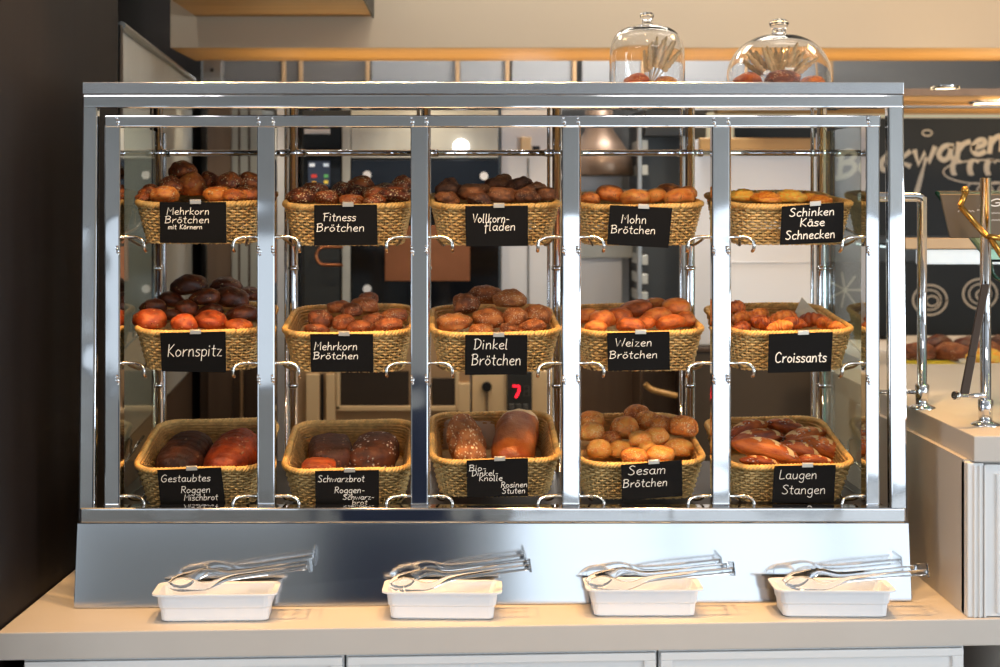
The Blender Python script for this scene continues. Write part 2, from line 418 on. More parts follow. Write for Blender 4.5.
pbox(bm, 104, 115, 881, 127, 0.028, 0.075, 0.004, 3); pbox(bm, 104, 507, 881, 512, 0.02, 0.05, 0.002, 3)
pbox(bm, 104, 117, 120, 506, 0.030, 0.075, 0.004, 3); pbox(bm, 866, 117, 880, 506, 0.030, 0.075, 0.004, 3)
obj('inner_frame', bm, M_chrome, cab)
for x in POST:
    bm = newbm(); pbox(bm, x - 9, 119, x + 9, 506, 0.034, 0.064, 0.004, 3)
    tube(bm, [W(x + 8, 124, Yf(x, 124) + .07), W(x + 8, 502, Yf(x, 502) + .07)], .005)
    obj('post', bm, M_chrome, cab)
# clips that hold the flap pivots on both edges of every post
cb = newbm()
ball(cb, (0, -0.004, 0), (.0055, .005, .0055), 10, 6); tube(cb, [(-.002, -.006, .004), (-.002, -.006, .013)], .0028, 6); tube(cb, [(.001, -.006, -.004), (.003, -.006, -.011)], .0022, 6)
clip_me = mesh_of('hinge_clip', cb, M_chrome)
for x in POST + [111.0, 875.0]:
    for y in (122, 251, 380):
        for s in ((-1, 1) if x in POST else ((1,) if x < 200 else (-1,))):
            px = x + s * 7.2
            o = place_mesh('hinge_clip', clip_me, cab); o.location = W(px, y, Yf(px, y) + .032) - ORG[cab.name]
# bottom skirt panel, leaning out towards the counter
bm = newbm()
q = [W(73.5, 607, -.091), W(912, 600.5, -.032), W(909, 523, -.01), W(77, 523.5, -.07)]
for i, z in ((0, ZCT), (1, ZCT)): q[i].z = z + .001
hexa(bm, q + [p + Vector((0, .02, 0)) for p in q], 0.0015)
obj('base_panel', bm, M_panel, cab)
bm = newbm()
a, c = W(96, 0, 0).x, W(892, 0, 0).x
box(bm, a, c, .02, .66, ZCT + .002, ZCT + .20); obj('base_box', bm, M_blackm, cab)
# deck with back upstand inside
bm = newbm(); box(bm, a, c, .06, .66, ZCT + .201, ZCT + .209); obj('deck', bm, mat('deck_dark', (62, 56, 50), .35, .6), cab)
# rear rack
YB = 0.51
RP = [158, 293, 426, 557, 690, 822]
ztop = W(0, 128, YB).z
for x in RP:
    p = W(x, 0, YB); bm = newbm()
    tube(bm, [(p.x, YB, ZCT + .209), (p.x, YB, W(0, 98, YB).z)], 0.0135, 16)
    for y in (153, 268, 385): ball(bm, (p.x, YB, W(0, y, YB).z), (.0165, .0165, .012), 14, 8)
    tube(bm, [(p.x - .022, YB + .02, ZCT + .209), (p.x - .022, YB + .02, W(0, 98, YB).z)], 0.005, 10)
    obj('rear_post', bm, M_chrome, cab)
for a, c in zip(RP, RP[1:]):
    p, q = W(a, 153, YB), W(c, 153, YB); bm = newbm()
    tube(bm, [(p.x + .014, YB, p.z), (q.x - .014, YB, q.z)], .0085, 12)
    tube(bm, [(p.x + .013, YB, p.z), (p.x + .035, YB, p.z)], .0105, 12); tube(bm, [(q.x - .035, YB, p.z), (q.x - .013, YB, p.z)], .0105, 12)
    obj('rear_rail', bm, M_chrome, cab)
# glass sides with steel edge strips
for x, s, X in ((112, -1, 118), (873, 1, 868)):
    p = W(x, 0, 0.05 + Yf(x, 300)); z0, z1 = ZCT + .21, W(0, 128, .3).z
    bm = newbm(); box(bm, p.x - .003, p.x + .003, .09, YB + .06, z0, z1)
    obj('side_pane', bm, M_gpane, cab)
    bm = newbm(); box(bm, p.x - .008, p.x + .008, YB + .06, YB + .08, z0, z1, .002); obj('rear_upright', bm, M_chrome2, cab)
# bent wire arms that carry the baskets
BAY = [(120, 257), (275, 410.5), (428.5, 562), (580, 712), (730, 866)]
ROWW = [237, 363, 496]
for r, yw in enumerate(ROWW):
    rise = (.045, .052, .07)[r]
    for (xa, xb) in BAY:
        for s, x in ((1, xa), (-1, xb)):
            P = lambda px, py, o: W(px, py, Yf(px, py) + o)
            e = P(x + s * 24, yw + 12, .035)
            bm = newbm()
            tube(bm, bend([P(x - s * 4, yw, .05), P(x + s * 17, yw, .045), P(x + s * 24, yw + 4, .035), e, e + Vector((0, .02, -.006))], .014), .0042, 8)
            a0 = P(x + s * 8, yw, .048); a1 = P(x + s * 10, yw + 3, .075)
            b1 = a1 + Vector((s * .012, .06, -.016)); e2 = Vector((b1.x + s * .01, YB - .02, b1.z + rise * .8))
            tube(bm, bend([a0, a1, b1, e2, e2 + Vector((-s * .02, .02, .03))], .02), .0036, 8)
            tube(bm, bend([a1 + Vector((0, .34, rise * .7)), a1 + Vector((-s * .004, .33, rise * .7 + .04)), a1 + Vector((s * .03, .36, rise * .7 + .045))], .01), .003, 6)
            obj('support_arm', bm, M_wire, cab)

# ================================================================== BASKETS
BW, BL, BH = 0.322, 0.36, 0.102
def rr_path(w, l, rad, n):
    """points and outward normals along a rounded rectangle, evenly spaced"""
    segs = []; hw, hl = w / 2 - rad, l / 2 - rad
    P = 2 * (2 * hw + 2 * hl) + 2 * math.pi * rad
    out = []
    for i in range(n):
        s = P * i / n
        for k, (cx, cy, a0, L) in enumerate(((hw, -hl, -math.pi / 2, 2 * hl), (hw, hl, 0, 2 * hw), (-hw, hl, math.pi / 2, 2 * hl), (-hw, -hl, math.pi, 2 * hw))):
            arc = math.pi / 2 * rad
            if s < arc:
                a = a0 + s / rad; nn = Vector((math.cos(a), math.sin(a))); out.append((Vector((cx, cy)) + nn * rad, nn)); break
            s -= arc
            if s < L:
                a = a0 + math.pi / 2; nn = Vector((math.cos(a), math.sin(a))); tt = Vector((-nn.y, nn.x))
                out.append((Vector((cx, cy)) + nn * rad + tt * s, nn)); break
            s -= L
        else: out.append(out[-1])
    return out
def basket_meshes(floor_drop, wavy):
    ns, rows = 92, 13
    wv, ri, ba = newbm(), newbm(), newbm()
    def dims(z):      # z 0 at the rim, -BH at the base
        t = -z / BH; return BW - .044 * t, BL - .044 * t, .062 - .012 * t
    sub = 3
    for r in range(rows):
        z = -0.008 - (BH - .014) * r / (rows - 1)
        pts = []
        for i, (p, nn) in enumerate(rr_path(*dims(z), ns * sub)):
            off = .0030 * math.cos(math.pi * i / sub + math.pi * (r % 2))
            pts.append(((p + nn * (off - .004)).x, (p + nn * (off - .004)).y, z + .0008 * math.sin(i * .9 + r * 2)))
        tube(wv, pts, .0030, 5, closed=True, flat=0.84)
    top, bot = rr_path(*dims(-.002), ns), rr_path(*dims(-BH + .002), ns)
    for i in range(ns):
        (a, na), (c, nc) = top[i], bot[i]
        tube(wv, [((a - na * .004).x, (a - na * .004).y, -.002), ((c - nc * .004).x, (c - nc * .004).y, -BH + .002)], .0019, 4)
    # inner skin
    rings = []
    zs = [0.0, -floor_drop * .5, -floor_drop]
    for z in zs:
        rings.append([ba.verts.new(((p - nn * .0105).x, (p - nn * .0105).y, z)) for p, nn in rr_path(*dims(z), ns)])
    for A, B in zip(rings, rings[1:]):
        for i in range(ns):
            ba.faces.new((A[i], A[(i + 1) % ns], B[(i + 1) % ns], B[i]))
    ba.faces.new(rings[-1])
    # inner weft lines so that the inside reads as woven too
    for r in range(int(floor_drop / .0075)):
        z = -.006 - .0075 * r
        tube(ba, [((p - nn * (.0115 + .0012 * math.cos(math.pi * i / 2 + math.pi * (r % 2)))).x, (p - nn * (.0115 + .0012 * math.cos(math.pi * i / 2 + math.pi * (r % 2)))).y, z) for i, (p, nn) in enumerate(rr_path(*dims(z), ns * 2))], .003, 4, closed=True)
    # underside
    A = [ba.verts.new(((p - nn * .005).x, (p - nn * .005).y, -BH + .003)) for p, nn in rr_path(*dims(-BH), ns)]
    ba.faces.new(A[::-1])
    n = 300
    for k in range(3):
        pts = []
        for i, (p, nn) in enumerate(rr_path(BW + .002, BL + .002, .064, n)):
            a = 2 * math.pi * (i * 46 / n + k / 3)
            w = .0022 * math.sin(3 * 2 * math.pi * i / n + wavy) 
            pts.append(((p + nn * (.0042 * math.cos(a) - .004)).x, (p + nn * (.0042 * math.cos(a) - .004)).y, .0045 * math.sin(a) + w + .001))
        tube(ri, pts, .0042, 6, closed=True)
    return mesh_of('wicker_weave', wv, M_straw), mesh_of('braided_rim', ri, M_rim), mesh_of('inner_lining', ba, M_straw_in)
BM_SH = basket_meshes(0.040, 0.6)
BM_DP = basket_meshes(0.080, 2.0)
CXB = [196, 345.5, 494.5, 641, 792]
RIMY = [[206, 208, 208, 208, 207.5], [334, 336, 336, 335, 334.5], [472, 473, 463.5, 466, 469]]
TILT = [math.radians(x) for x in (5.4, 6.6, 10.6)]
YBK = .055
BASK = {}
NAMES = [['Mehrkorn Brötchen mit Körnern', 'Fitness Brötchen', 'Vollkornfladen', 'Mohn Brötchen', 'Schinken Käse Schnecken'],
         ['Kornspitz', 'middle-shelf Mehrkorn Brötchen', 'Dinkel Brötchen', 'Weizen Brötchen', 'Croissants'],
         ['Gestaubtes', 'Schwarzbrot', 'Bio Dinkel Knolle', 'Sesam Brötchen', 'Laugenstangen']]
SHELF = ['top', 'middle', 'bottom']
COLN = ['first', 'second', 'third', 'fourth', 'fifth']
for r in range(3):
    for c in range(5):
        px, py = CXB[c], RIMY[r][c]
        yb = YBK + Yf(px, py) + .03
        p = W(px, py - 1, yb)
        t = thing('bread_basket', 'wicker basket signed %s, %s bay of %s shelf' % (NAMES[r][c].replace('middle-shelf ', ''), COLN[c], SHELF[r]), 'basket', p, 'wicker bread baskets in the display case')
        rot = Matrix.Rotation(TILT[r], 4, 'X')
        t.location = p + rot @ Vector((0, BL / 2, 0)) + Vector((0, 0, 0))
        t.rotation_euler = (TILT[r], 0, math.radians(1.3) + random.uniform(-.012, .012))
        shallow = (r < 2) or c == 3
        for nm, me in zip(('wicker_weave', 'braided_rim', 'inner_lining'), BM_SH if shallow else BM_DP):
            place_mesh(nm, me, t)
        BASK[r, c] = (t, p, yb)

# ------------------------------------------------------------------ signs
SIGN = {
 (0, 0): ((159.5, 202, 226, 202, 226.5, 243, 160, 243), [('Mehrkorn', 166.5, 209, 214.5, 7), ('Brötchen', 165, 209, 223, 7), ('mit Körnern', 168, 202, 229, 4.5)], .85),
 (0, 1): ((314, 205, 377, 204.5, 377.5, 245, 314, 245.5), [('Fitness', 323, 355.5, 221, 8), ('Brötchen', 316.5, 364, 231.5, 8)], .9),
 (0, 2): ((465, 206, 528, 205.5, 528, 246, 466, 246.5), [('Vollkorn-', 472.5, 509, 222.5, 8.5), ('fladen', 484, 515, 230.5, 8.5)], .9),
 (0, 3): ((610, 205, 672.5, 208, 668.5, 248, 607, 244.5), [('Mohn', 621, 646, 223, 8.5), ('Brötchen', 611, 655, 233, 8)], .9),
 (0, 4): ((782, 206.5, 844, 202, 843, 242, 780, 245), [('Schinken', 789.5, 834, 216.5, 8), ('Käse', 800, 824, 226.5, 8), ('Schnecken', 785.5, 834.5, 239.5, 8.5)], 1.35),
 (1, 0): ((160, 333, 225.5, 331.5, 226, 372.5, 161.5, 371.5), [('Kornspitz', 167.5, 221.5, 356.5, 12)], 1.0),
 (1, 1): ((310, 334, 373, 334, 373.5, 372, 311, 372), [('Mehrkorn', 314, 357, 350, 8), ('Brötchen', 313.5, 358, 359, 7)], .9),
 (1, 2): ((465, 335, 527.5, 335, 527, 374.5, 465, 375), [('Dinkel', 473.5, 507.5, 349, 10), ('Brötchen', 471.5, 520.5, 365, 11)], 1.0),
 (1, 3): ((607, 333, 669.5, 331.5, 670, 370, 608, 371), [('Weizen', 615, 651.5, 346.5, 8), ('Brötchen', 609.5, 657, 358.5, 7.5)], .9),
 (1, 4): ((769, 334, 833, 332, 831, 371.5, 768, 373), [('Croissants', 775, 826, 362.5, 10)], 1.5),
 (2, 0): ((157, 470, 221, 467.5, 225.5, 505, 160.5, 506), [('Gestaubtes', 161, 210, 482, 7), ('Roggen', 181, 210, 493, 6.5), ('Mischbrot', 184, 217.5, 500.5, 6)], .8),
 (2, 1): ((315, 471, 379, 470, 379, 506, 315.5, 506), [('Schwarzbrot', 318, 364, 482, 6.5), ('Roggen-', 334.5, 364.5, 493, 6), ('Schwarz-', 343, 374, 499.5, 5), ('brot', 352, 367, 504.5, 4.5)], .75),
 (2, 2): ((466.5, 460.5, 528, 458, 528, 496, 467, 497.5), [('Bio-', 469, 486, 471, 6), ('Dinkel-', 471.5, 498, 476, 5.5), ('Knolle', 479, 502, 481, 5.5), ('Rosinen', 501, 527, 487.5, 5.5), ('Stuten', 502, 525, 493.5, 5.5)], .75),
 (2, 3): ((621, 465, 682, 460, 682.5, 496, 622, 501), [('Sesam', 628, 665, 475, 9), ('Brötchen', 623, 667, 487.5, 8)], .9),
 (2, 4): ((774.5, 466, 836, 465, 834, 503, 772, 503), [('Laugen', 779, 816.5, 479, 9), ('Stangen', 782, 825, 494, 9)], .9)}
LETLAB = ['small black board chalked %s', '']
for (r, c), (q, lines, pw) in SIGN.items():
    yb = BASK[r, c][2] - 0.014
    xm = (q[0] + q[2]) / 2
    fy = lambda x, y, yb=yb, xm=xm: yb + .023 * (x - xm) * .0024
    fn = lambda x, y, fy=fy: W(x, y, fy(x, y) - .0035)
    base = W((q[4] + q[6]) / 2, (q[5] + q[7]) / 2, yb)
    txt = ' '.join(l[0] for l in lines)
    lab = 'small black board hand-lettered %s hanging on a basket' % txt
    if (r, c) == (1, 1): lab = 'small black board reading only Mehrkorn Brötchen on the middle shelf'
    t = thing('name_board', lab, 'sign', base, 'black name boards on the baskets')
    bm = newbm(); qd = [(q[6], q[7]), (q[4], q[5]), (q[2], q[3]), (q[0], q[1])]
    fr = [W(x, y, fy(x, y) - .003) for x, y in qd]
    hexa(bm, fr + [p + Vector((0, .003, 0)) for p in fr], .0006, 1)
    obj('board', bm, M_slate, t)
    pw *= .68; bm = newbm(); sl = (q[3] - q[1]) / (q[2] - q[0])
    for (tx, x0, x1, bs, cap) in lines: write(bm, tx, x0, x1, bs, cap, fn, pw, sl * .5)
    obj('lettering', bm, M_chalk, t)
    ym = (q[1] + q[3]) / 2
    bm = newbm(); cx_ = xm + 2
    qbox(bm, ((cx_ - 5, ym - 2), (cx_ + 6, ym - 2 + sl * 10), (cx_ + 6, ym + 2 + sl * 10), (cx_ - 5, ym + 2)), yb - .005, .003, .0005)
    hexa(bm, [W(x, y, yb - .004) for x, y in ((cx_ - 5, ym - 1), (cx_ + 6, ym - 1 + sl * 10), (cx_ + 6, ym - 2.5 + sl * 10), (cx_ - 5, ym - 2.5))] + [W(x, y, yb + .014) for x, y in ((cx_ - 5, ym - 1.5), (cx_ + 6, ym - 1.5 + sl * 10), (cx_ + 6, ym - 3 + sl * 10), (cx_ - 5, ym - 3))])
    obj('clip', bm, M_tape, t)

# ================================================================== BREADS
def roll_mesh(name, m, sq=0.0, rough=.06, dent=0.0, seed=0, point=0.0, wrinkle=0.0):
    bm = newbm(); off = Vector((seed * 7.3, seed * 3.1, seed * 1.7))
    def fn(d):
        p = d.copy()
        k = 1 + rough * 2 * noise.noise(d * 1.3 + off) + rough * noise.noise(d * 3.1 + off)
        if wrinkle: k += wrinkle * noise.noise(d * 6 + off)
        if dent and p.z > 0: k -= dent * math.exp(-(p.y + .15 * math.sin(3 * p.x)) ** 2 / .02) * (1 - p.x * p.x)
        p *= k
        if point: p.y *= 1 - point * abs(p.x) ** 2; p.z *= 1 - point * .8 * abs(p.x) ** 2
        if p.z < -.55: p.z = -.55 + (p.z + .55) * .25
        return p
    ball(bm, (0, 0, 0), 1, 28, 18, fn)
    return mesh_of(name, bm, m)
def stick_mesh(name, m, ml, seed=0):
    """pretzel stick: tapering lye bread with pale bursting slits"""
    bm = newbm(); off = Vector((seed * 5, 1, 2))
    def fn(d):
        p = d.copy(); p *= 1 + .05 * noise.noise(d * 2 + off)
        p.y *= 1 - .25 * p.x ** 2; p.z *= 1 - .25 * p.x ** 2; p.z += .25 * (1 - p.x * p.x)
        if p.z < -.5: p.z = -.5 + (p.z + .5) * .25
        return p
    ball(bm, (0, 0, 0), 1, 84, 44, fn)
    for f in bm.faces:
        c = f.calc_center_median()
        if c.z > .05:
            for x0 in (-.5, .02, .5):
                u = (c.x - x0) + .28 * c.y; v = c.y + .25
                if abs(u) < .15 * (1 - (v / .7) ** 2) and abs(v) < .7: f.material_index = 1
    return mesh_of(name, bm, [m, ml])
def croissant_mesh(name, m, seed=0):
    bm = newbm(); n = 40; pts = []; rad = []
    for i in range(n + 1):
        t = i / n * 2 - 1; a = t * 1.25
        pts.append((math.sin(a) * .82, .62 - math.cos(a) * .75, 0))
        seg = abs(math.sin((t * 3.5 + .5) * math.pi)) ** .6
        rad.append(max(.03, (.40 * (1 - abs(t) ** 1.8) + .07) * (.80 + .2 * seg)))
    tube(bm, pts, rad, 16)
    for v in bm.verts:
        if v.co.z < -.26: v.co.z = -.26 + (v.co.z + .26) * .3
        v.co *= 1 + .04 * noise.noise(v.co * 4 + Vector((seed * 4, 0, 0)))
        v.co.z *= 1.5
    return mesh_of(name, bm, m)
def snail_mesh(name, m, seed=0):
    bm = newbm(); off = Vector((seed * 3, 9, 1))
    def fn(d):
        r = math.hypot(d.x, d.y); a = math.atan2(d.y, d.x)
        p = d * (1 + .08 * noise.noise(d * 2 + off))
        if d.z > 0: p.z += .18 * math.sin(r * 16 + a) * (1 - r * .5) + .12 * noise.noise(d * 5 + off)
        if p.z < -.4: p.z = -.4 + (p.z + .4) * .2
        return p
    ball(bm, (0, 0, 0), 1, 40, 26, fn)
    return mesh_of(name, bm, m)
def loaf_mesh(name, m, slices=0, seed=0, boxy=.5, m2=None, knots=0, end=False):
    """loaf lying along y; optional slice grooves, optional row of knots, optional pale cut end"""
    bm = newbm(); off = Vector((seed * 3.7, 2, 5)); n = 60; seg = 28; rings = []
    for i in range(n + 1):
        t = i / n * 2 - 1; a = max(0, 1 - abs(t) ** (3 + 6 * boxy)) ** .5 if not end or t < 0 else (max(0, 1 - (abs(t) * .92) ** 12) ** .5)
        if slices: a *= 1 - .05 * (abs(math.sin(i / n * slices * math.pi)) < .32)
        if knots: a *= .80 + .22 * abs(math.sin(i / n * knots * math.pi))
        ring = []
        for k in range(seg):
            ph = 2 * math.pi * k / seg; c, s = math.cos(ph), math.sin(ph); e = 1 - .5 * boxy
            x = math.copysign(abs(c) ** e, c); z = math.copysign(abs(s) ** e, s)
            p = Vector((x * a, t, z * a)); p *= 1 + .06 * noise.noise(p * 2 + off) + .03 * noise.noise(p * 6 + off)
            if p.z < -.7: p.z = -.7 + (p.z + .7) * .2
            ring.append(bm.verts.new(p))
        rings.append(ring)
    for A, B in zip(rings, rings[1:]):
        for k in range(seg):
            f = bm.faces.new((A[k], A[(k + 1) % seg], B[(k + 1) % seg], B[k])); f.smooth = True
    bm.faces.new(rings[0]); f = bm.faces.new(rings[-1][::-1])
    if m2 is not None:
        for g in bm.faces:
            if g.calc_center_median().y > .76: g.material_index = 1
    bmesh.ops.recalc_face_normals(bm, faces=bm.faces)
    return mesh_of(name, bm, [m] + ([m2] if m2 else []))

B_seed = bread_mat('crust_multigrain', (112, 50, 20), (186, 96, 38), (228, 146, 62), .30, (232, 204, 150), 60)
B_fit = bread_mat('crust_seeded_dark', (78, 35, 17), (140, 67, 28), (179, 97, 39), .55, (232, 208, 158), 62)
B_vol = bread_mat('crust_wholegrain', (69, 37, 21), (110, 64, 36), (150, 92, 50), .25, (186, 150, 110), 90, .65)
B_mohn = bread_mat('crust_poppy', (144, 74, 29), (209, 117, 48), (220, 151, 74), .22, (50, 38, 36), 110, .4)
B_snail = bread_mat('crust_cheese', (208, 112, 33), (236, 165, 58), (221, 196, 85), 0, rough=.5, nscale=4)
B_kd = bread_mat('crust_dark_glossy', (52, 22, 11), (84, 38, 19), (124, 58, 24), .12, (190, 150, 90), 60, .32)
B_ko = bread_mat('crust_red_orange', (120, 42, 14), (170, 70, 26), (205, 108, 46), .15, (226, 180, 110), 60, .38)
B_meh = bread_mat('crust_brown_dusty', (109, 57, 30), (163, 88, 47), (193, 117, 61), .30, (214, 180, 140), 80, .55)
B_din = bread_mat('crust_floured', (116, 62, 30), (171, 99, 49), (199, 131, 67), .42, (222, 194, 156), 90, .6)
B_wei = bread_mat('crust_wheat', (149, 72, 31), (202, 108, 46), (219, 145, 68), 0, rough=.42)
B_cro = bread_mat('crust_croissant', (123, 52, 18), (181, 91, 31), (218, 136, 57), 0, rough=.38, nscale=3)
B_ses = bread_mat('crust_sesame', (166, 86, 32), (219, 133, 53), (220, 164, 78), .50, (240, 214, 160), 100, .5)
B_lye = bread_mat('crust_lye', (112, 44, 14), (168, 76, 26), (206, 112, 44), .06, (250, 248, 240), 70, .25)
B_lyep = bread_mat('crust_lye_slit', (206, 160, 96), (226, 188, 128), (240, 210, 158), 0, rough=.6)
B_loafd = bread_mat('crust_loaf_dark', (43, 20, 11), (73, 36, 20), (105, 55, 29), .16, (150, 112, 80), 70, .6)
B_loafr = bread_mat('crust_loaf_red', (113, 38, 16), (160, 63, 25), (189, 91, 39), .1, (210, 160, 110), 70, .5)
B_loafw = bread_mat('crust_loaf_floured', (57, 27, 14), (96, 50, 27), (126, 71, 39), .30, (226, 214, 200), 70, .65)
B_knol = bread_mat('crust_knolle', (99, 54, 27), (143, 83, 44), (176, 112, 63), .62, (220, 196, 160), 85, .65)
B_rais = bread_mat('crust_raisin', (98, 40, 16), (151, 70, 27), (183, 101, 43), 0, rough=.32, nscale=1.6)
B_pale = bread_mat('crumb_pale', (214, 180, 132), (232, 204, 160), (242, 222, 186), 0, rough=.8)

K = {}
def var(k, f, n=3):
    K[k] = [f(i) for i in range(n)]
var('seed', lambda i: roll_mesh('seeded_roll', B_seed, seed=i + 1, rough=.07, wrinkle=.02))
var('fit', lambda i: roll_mesh('fitness_roll', B_fit, seed=i + 11, rough=.09, wrinkle=.03, point=.2))
var('vol', lambda i: roll_mesh('wholegrain_flatbread', B_vol, seed=i + 21, rough=.14, wrinkle=.05))
var('mohn', lambda i: roll_mesh('poppy_roll', B_mohn, seed=i + 31, rough=.04, dent=.08))
var('snail', lambda i: snail_mesh('cheese_snail', B_snail, i))
var('kd', lambda i: roll_mesh('dark_grain_roll', B_kd, seed=i + 41, rough=.08, point=.3))
var('ko', lambda i: roll_mesh('orange_grain_roll', B_ko, seed=i + 51, rough=.07, point=.15))
var('meh', lambda i: roll_mesh('multigrain_roll', B_meh, seed=i + 61, rough=.08, dent=.1))
var('din', lambda i: roll_mesh('spelt_roll', B_din, seed=i + 71, rough=.1, dent=.12))
var('wei', lambda i: roll_mesh('wheat_roll', B_wei, seed=i + 81, rough=.05, dent=.13))
var('cro', lambda i: croissant_mesh('croissant', B_cro, i))
var('ses', lambda i: roll_mesh('sesame_roll', B_ses, seed=i + 91, rough=.05))
var('lye', lambda i: stick_mesh('lye_stick', B_lye, B_lyep, i))
KN = {'seed': ('seeded_roll', 'round golden brown seeded roll'), 'fit': ('fitness_roll', 'dark roll crusted with pale seeds'), 'vol': ('wholegrain_flatbread', 'dark brown wholegrain flatbread'),
      'mohn': ('poppy_seed_roll', 'smooth orange-brown poppy seed roll'), 'snail': ('cheese_snail', 'golden ham and cheese snail'), 'kd': ('grain_roll', 'dark brown pointed grain roll'),
      'ko': ('grain_roll', 'reddish orange grain roll'), 'meh': ('multigrain_roll', 'dusty brown multigrain roll'), 'din': ('spelt_roll', 'flour-dusted brown spelt roll'),
      'wei': ('wheat_roll', 'plain orange-brown wheat roll'), 'cro': ('croissant', 'brown baked croissant'), 'ses': ('sesame_roll', 'round sesame seed roll'), 'lye': ('pretzel_stick', 'shiny brown slit pretzel stick')}
BSK = [['top Mehrkorn', 'Fitness', 'Vollkornfladen', 'Mohn', 'Schinken-Käse'], ['Kornspitz', 'middle Mehrkorn', 'Dinkel', 'Weizen', 'Croissants'], ['Gestaubtes', 'Schwarzbrot', 'Knolle', 'Sesam', 'Laugenstangen']]
# x, y, width, height in the photo, kind
PILE = {
 (0, 0): [(183, 172, 30, 21), (192, 186.5, 31, 27), (218, 195, 31, 18), (209, 181, 22, 18), (229.5, 183.5, 28, 22), (249.5, 182, 26, 20), (247, 194, 28, 16), (171, 187, 24, 20), (165, 195.5, 29, 17), (151, 193.5, 26, 17), (143, 198, 16, 10), (235, 196, 24, 14)],
 (0, 1): [(301, 197, 30, 18), (315.6, 191, 25, 18), (327, 198, 24, 17), (342, 191, 24, 19), (352, 201, 24, 10), (361, 185.6, 28, 20), (357.5, 194, 24, 18), (378, 195, 30, 16), (394, 196, 32, 18), (403, 184.5, 22, 18), (384, 190, 24, 14), (375, 201, 22, 10)],
 (0, 2): [(449.5, 190, 27, 22), (474.5, 193, 32, 15), (480, 201, 24, 9), (502, 184.5, 32, 18), (502, 196, 28, 18), (521, 186.6, 27, 18), (527, 196, 26, 18), (546, 195, 18, 15), (447, 199, 24, 11), (537, 189, 22, 13)],
 (0, 3): [(610, 194.5, 30, 20), (635, 198, 30, 18), (679, 198, 32, 15), (655, 196.5, 24, 17), (670, 191, 26, 14), (688, 193, 20, 14), (590, 199, 20, 13)],
 (0, 4): [(743, 197, 28, 12), (766, 199, 30, 11), (790, 198, 32, 12), (821, 200.5, 22, 8), (807, 198, 24, 10)],
 (1, 0): [(150, 321, 35, 24, 'ko'), (184, 324, 26, 20, 'ko'), (211, 322, 34, 22, 'ko'), (239, 327, 28, 15, 'ko'), (154, 308, 29, 18), (172, 316, 20, 14), (187, 309, 24, 18), (210, 312.5, 28, 17), (171, 301, 28, 19), (189, 286, 38, 22), (206, 298, 29, 19), (227, 287, 34, 16), (231, 298, 38, 19), (243, 315, 34, 19), (250, 295, 24, 17)],
 (1, 1): [(320, 320, 25, 20), (344, 323, 23, 18), (360.7, 328, 27, 15), (388, 326, 28, 16), (365, 307, 29, 19), (368, 299, 20, 15), (339, 308, 24, 12), (394, 317, 28, 16), (316.6, 331, 26, 10), (373, 321, 22, 15), (352, 311, 22, 16)],
 (1, 2): [(454, 323, 34, 20), (481, 331, 24, 9), (489, 319, 31, 22), (466, 305, 26, 24), (485, 296, 36, 18), (510, 300, 33, 21), (515.5, 318, 25, 22), (537, 315, 28, 22), (533, 327, 27, 14), (511, 331, 24, 10)],
 (1, 3): [(589, 317, 22, 18), (602, 320, 26, 21), (620, 317, 27, 19), (631, 326, 29, 14), (636, 310, 35, 19), (657, 318, 31, 21), (671, 323, 29, 17), (676, 308, 29, 20), (686, 320, 20, 18), (596, 327, 22, 13), (656, 304, 22, 13), (646, 323, 20, 14)],
 (1, 4): [(736, 308, 20, 16), (743, 319, 28, 16), (758, 315, 24, 14), (764, 324, 30, 15), (783, 318, 28, 15), (793, 324, 26, 14), (811, 321, 30, 15), (825, 324, 22, 15), (836, 327, 20, 10), (780, 327, 24, 12), (742, 328, 24, 12)],
 (2, 3): [(591, 421, 26, 20), (592, 433, 25, 22), (599, 450, 25, 21), (625, 429, 31, 25), (637, 415, 28, 22), (647, 422, 24, 22), (612, 440, 20, 18), (620.6, 450, 27, 20), (634, 456, 28, 16), (656, 437, 28, 19), (660.5, 454, 29, 15), (679, 449, 33, 20), (683.5, 428, 28, 24), (661, 425, 24, 18), (647, 449, 20, 15), (640, 440, 22, 18)],
 (2, 4): [(748, 431, 44, 17, -14), (757, 441, 58, 19, -6), (766, 453, 66, 22, 12), (787, 429, 44, 16, 12), (802, 440, 54, 19, -14), (821, 451, 54, 22, 16), (798, 453, 48, 18, 14), (814, 462, 40, 12, 4), (760, 463, 40, 11, 6)]}
DEF = [['seed', 'fit', 'vol', 'mohn', 'snail'], ['kd', 'meh', 'din', 'wei', 'cro'], [None, None, None, 'ses', 'lye']]
ORD = ['first', 'second', 'third', 'fourth', 'fifth', 'sixth', 'seventh', 'eighth', 'ninth']
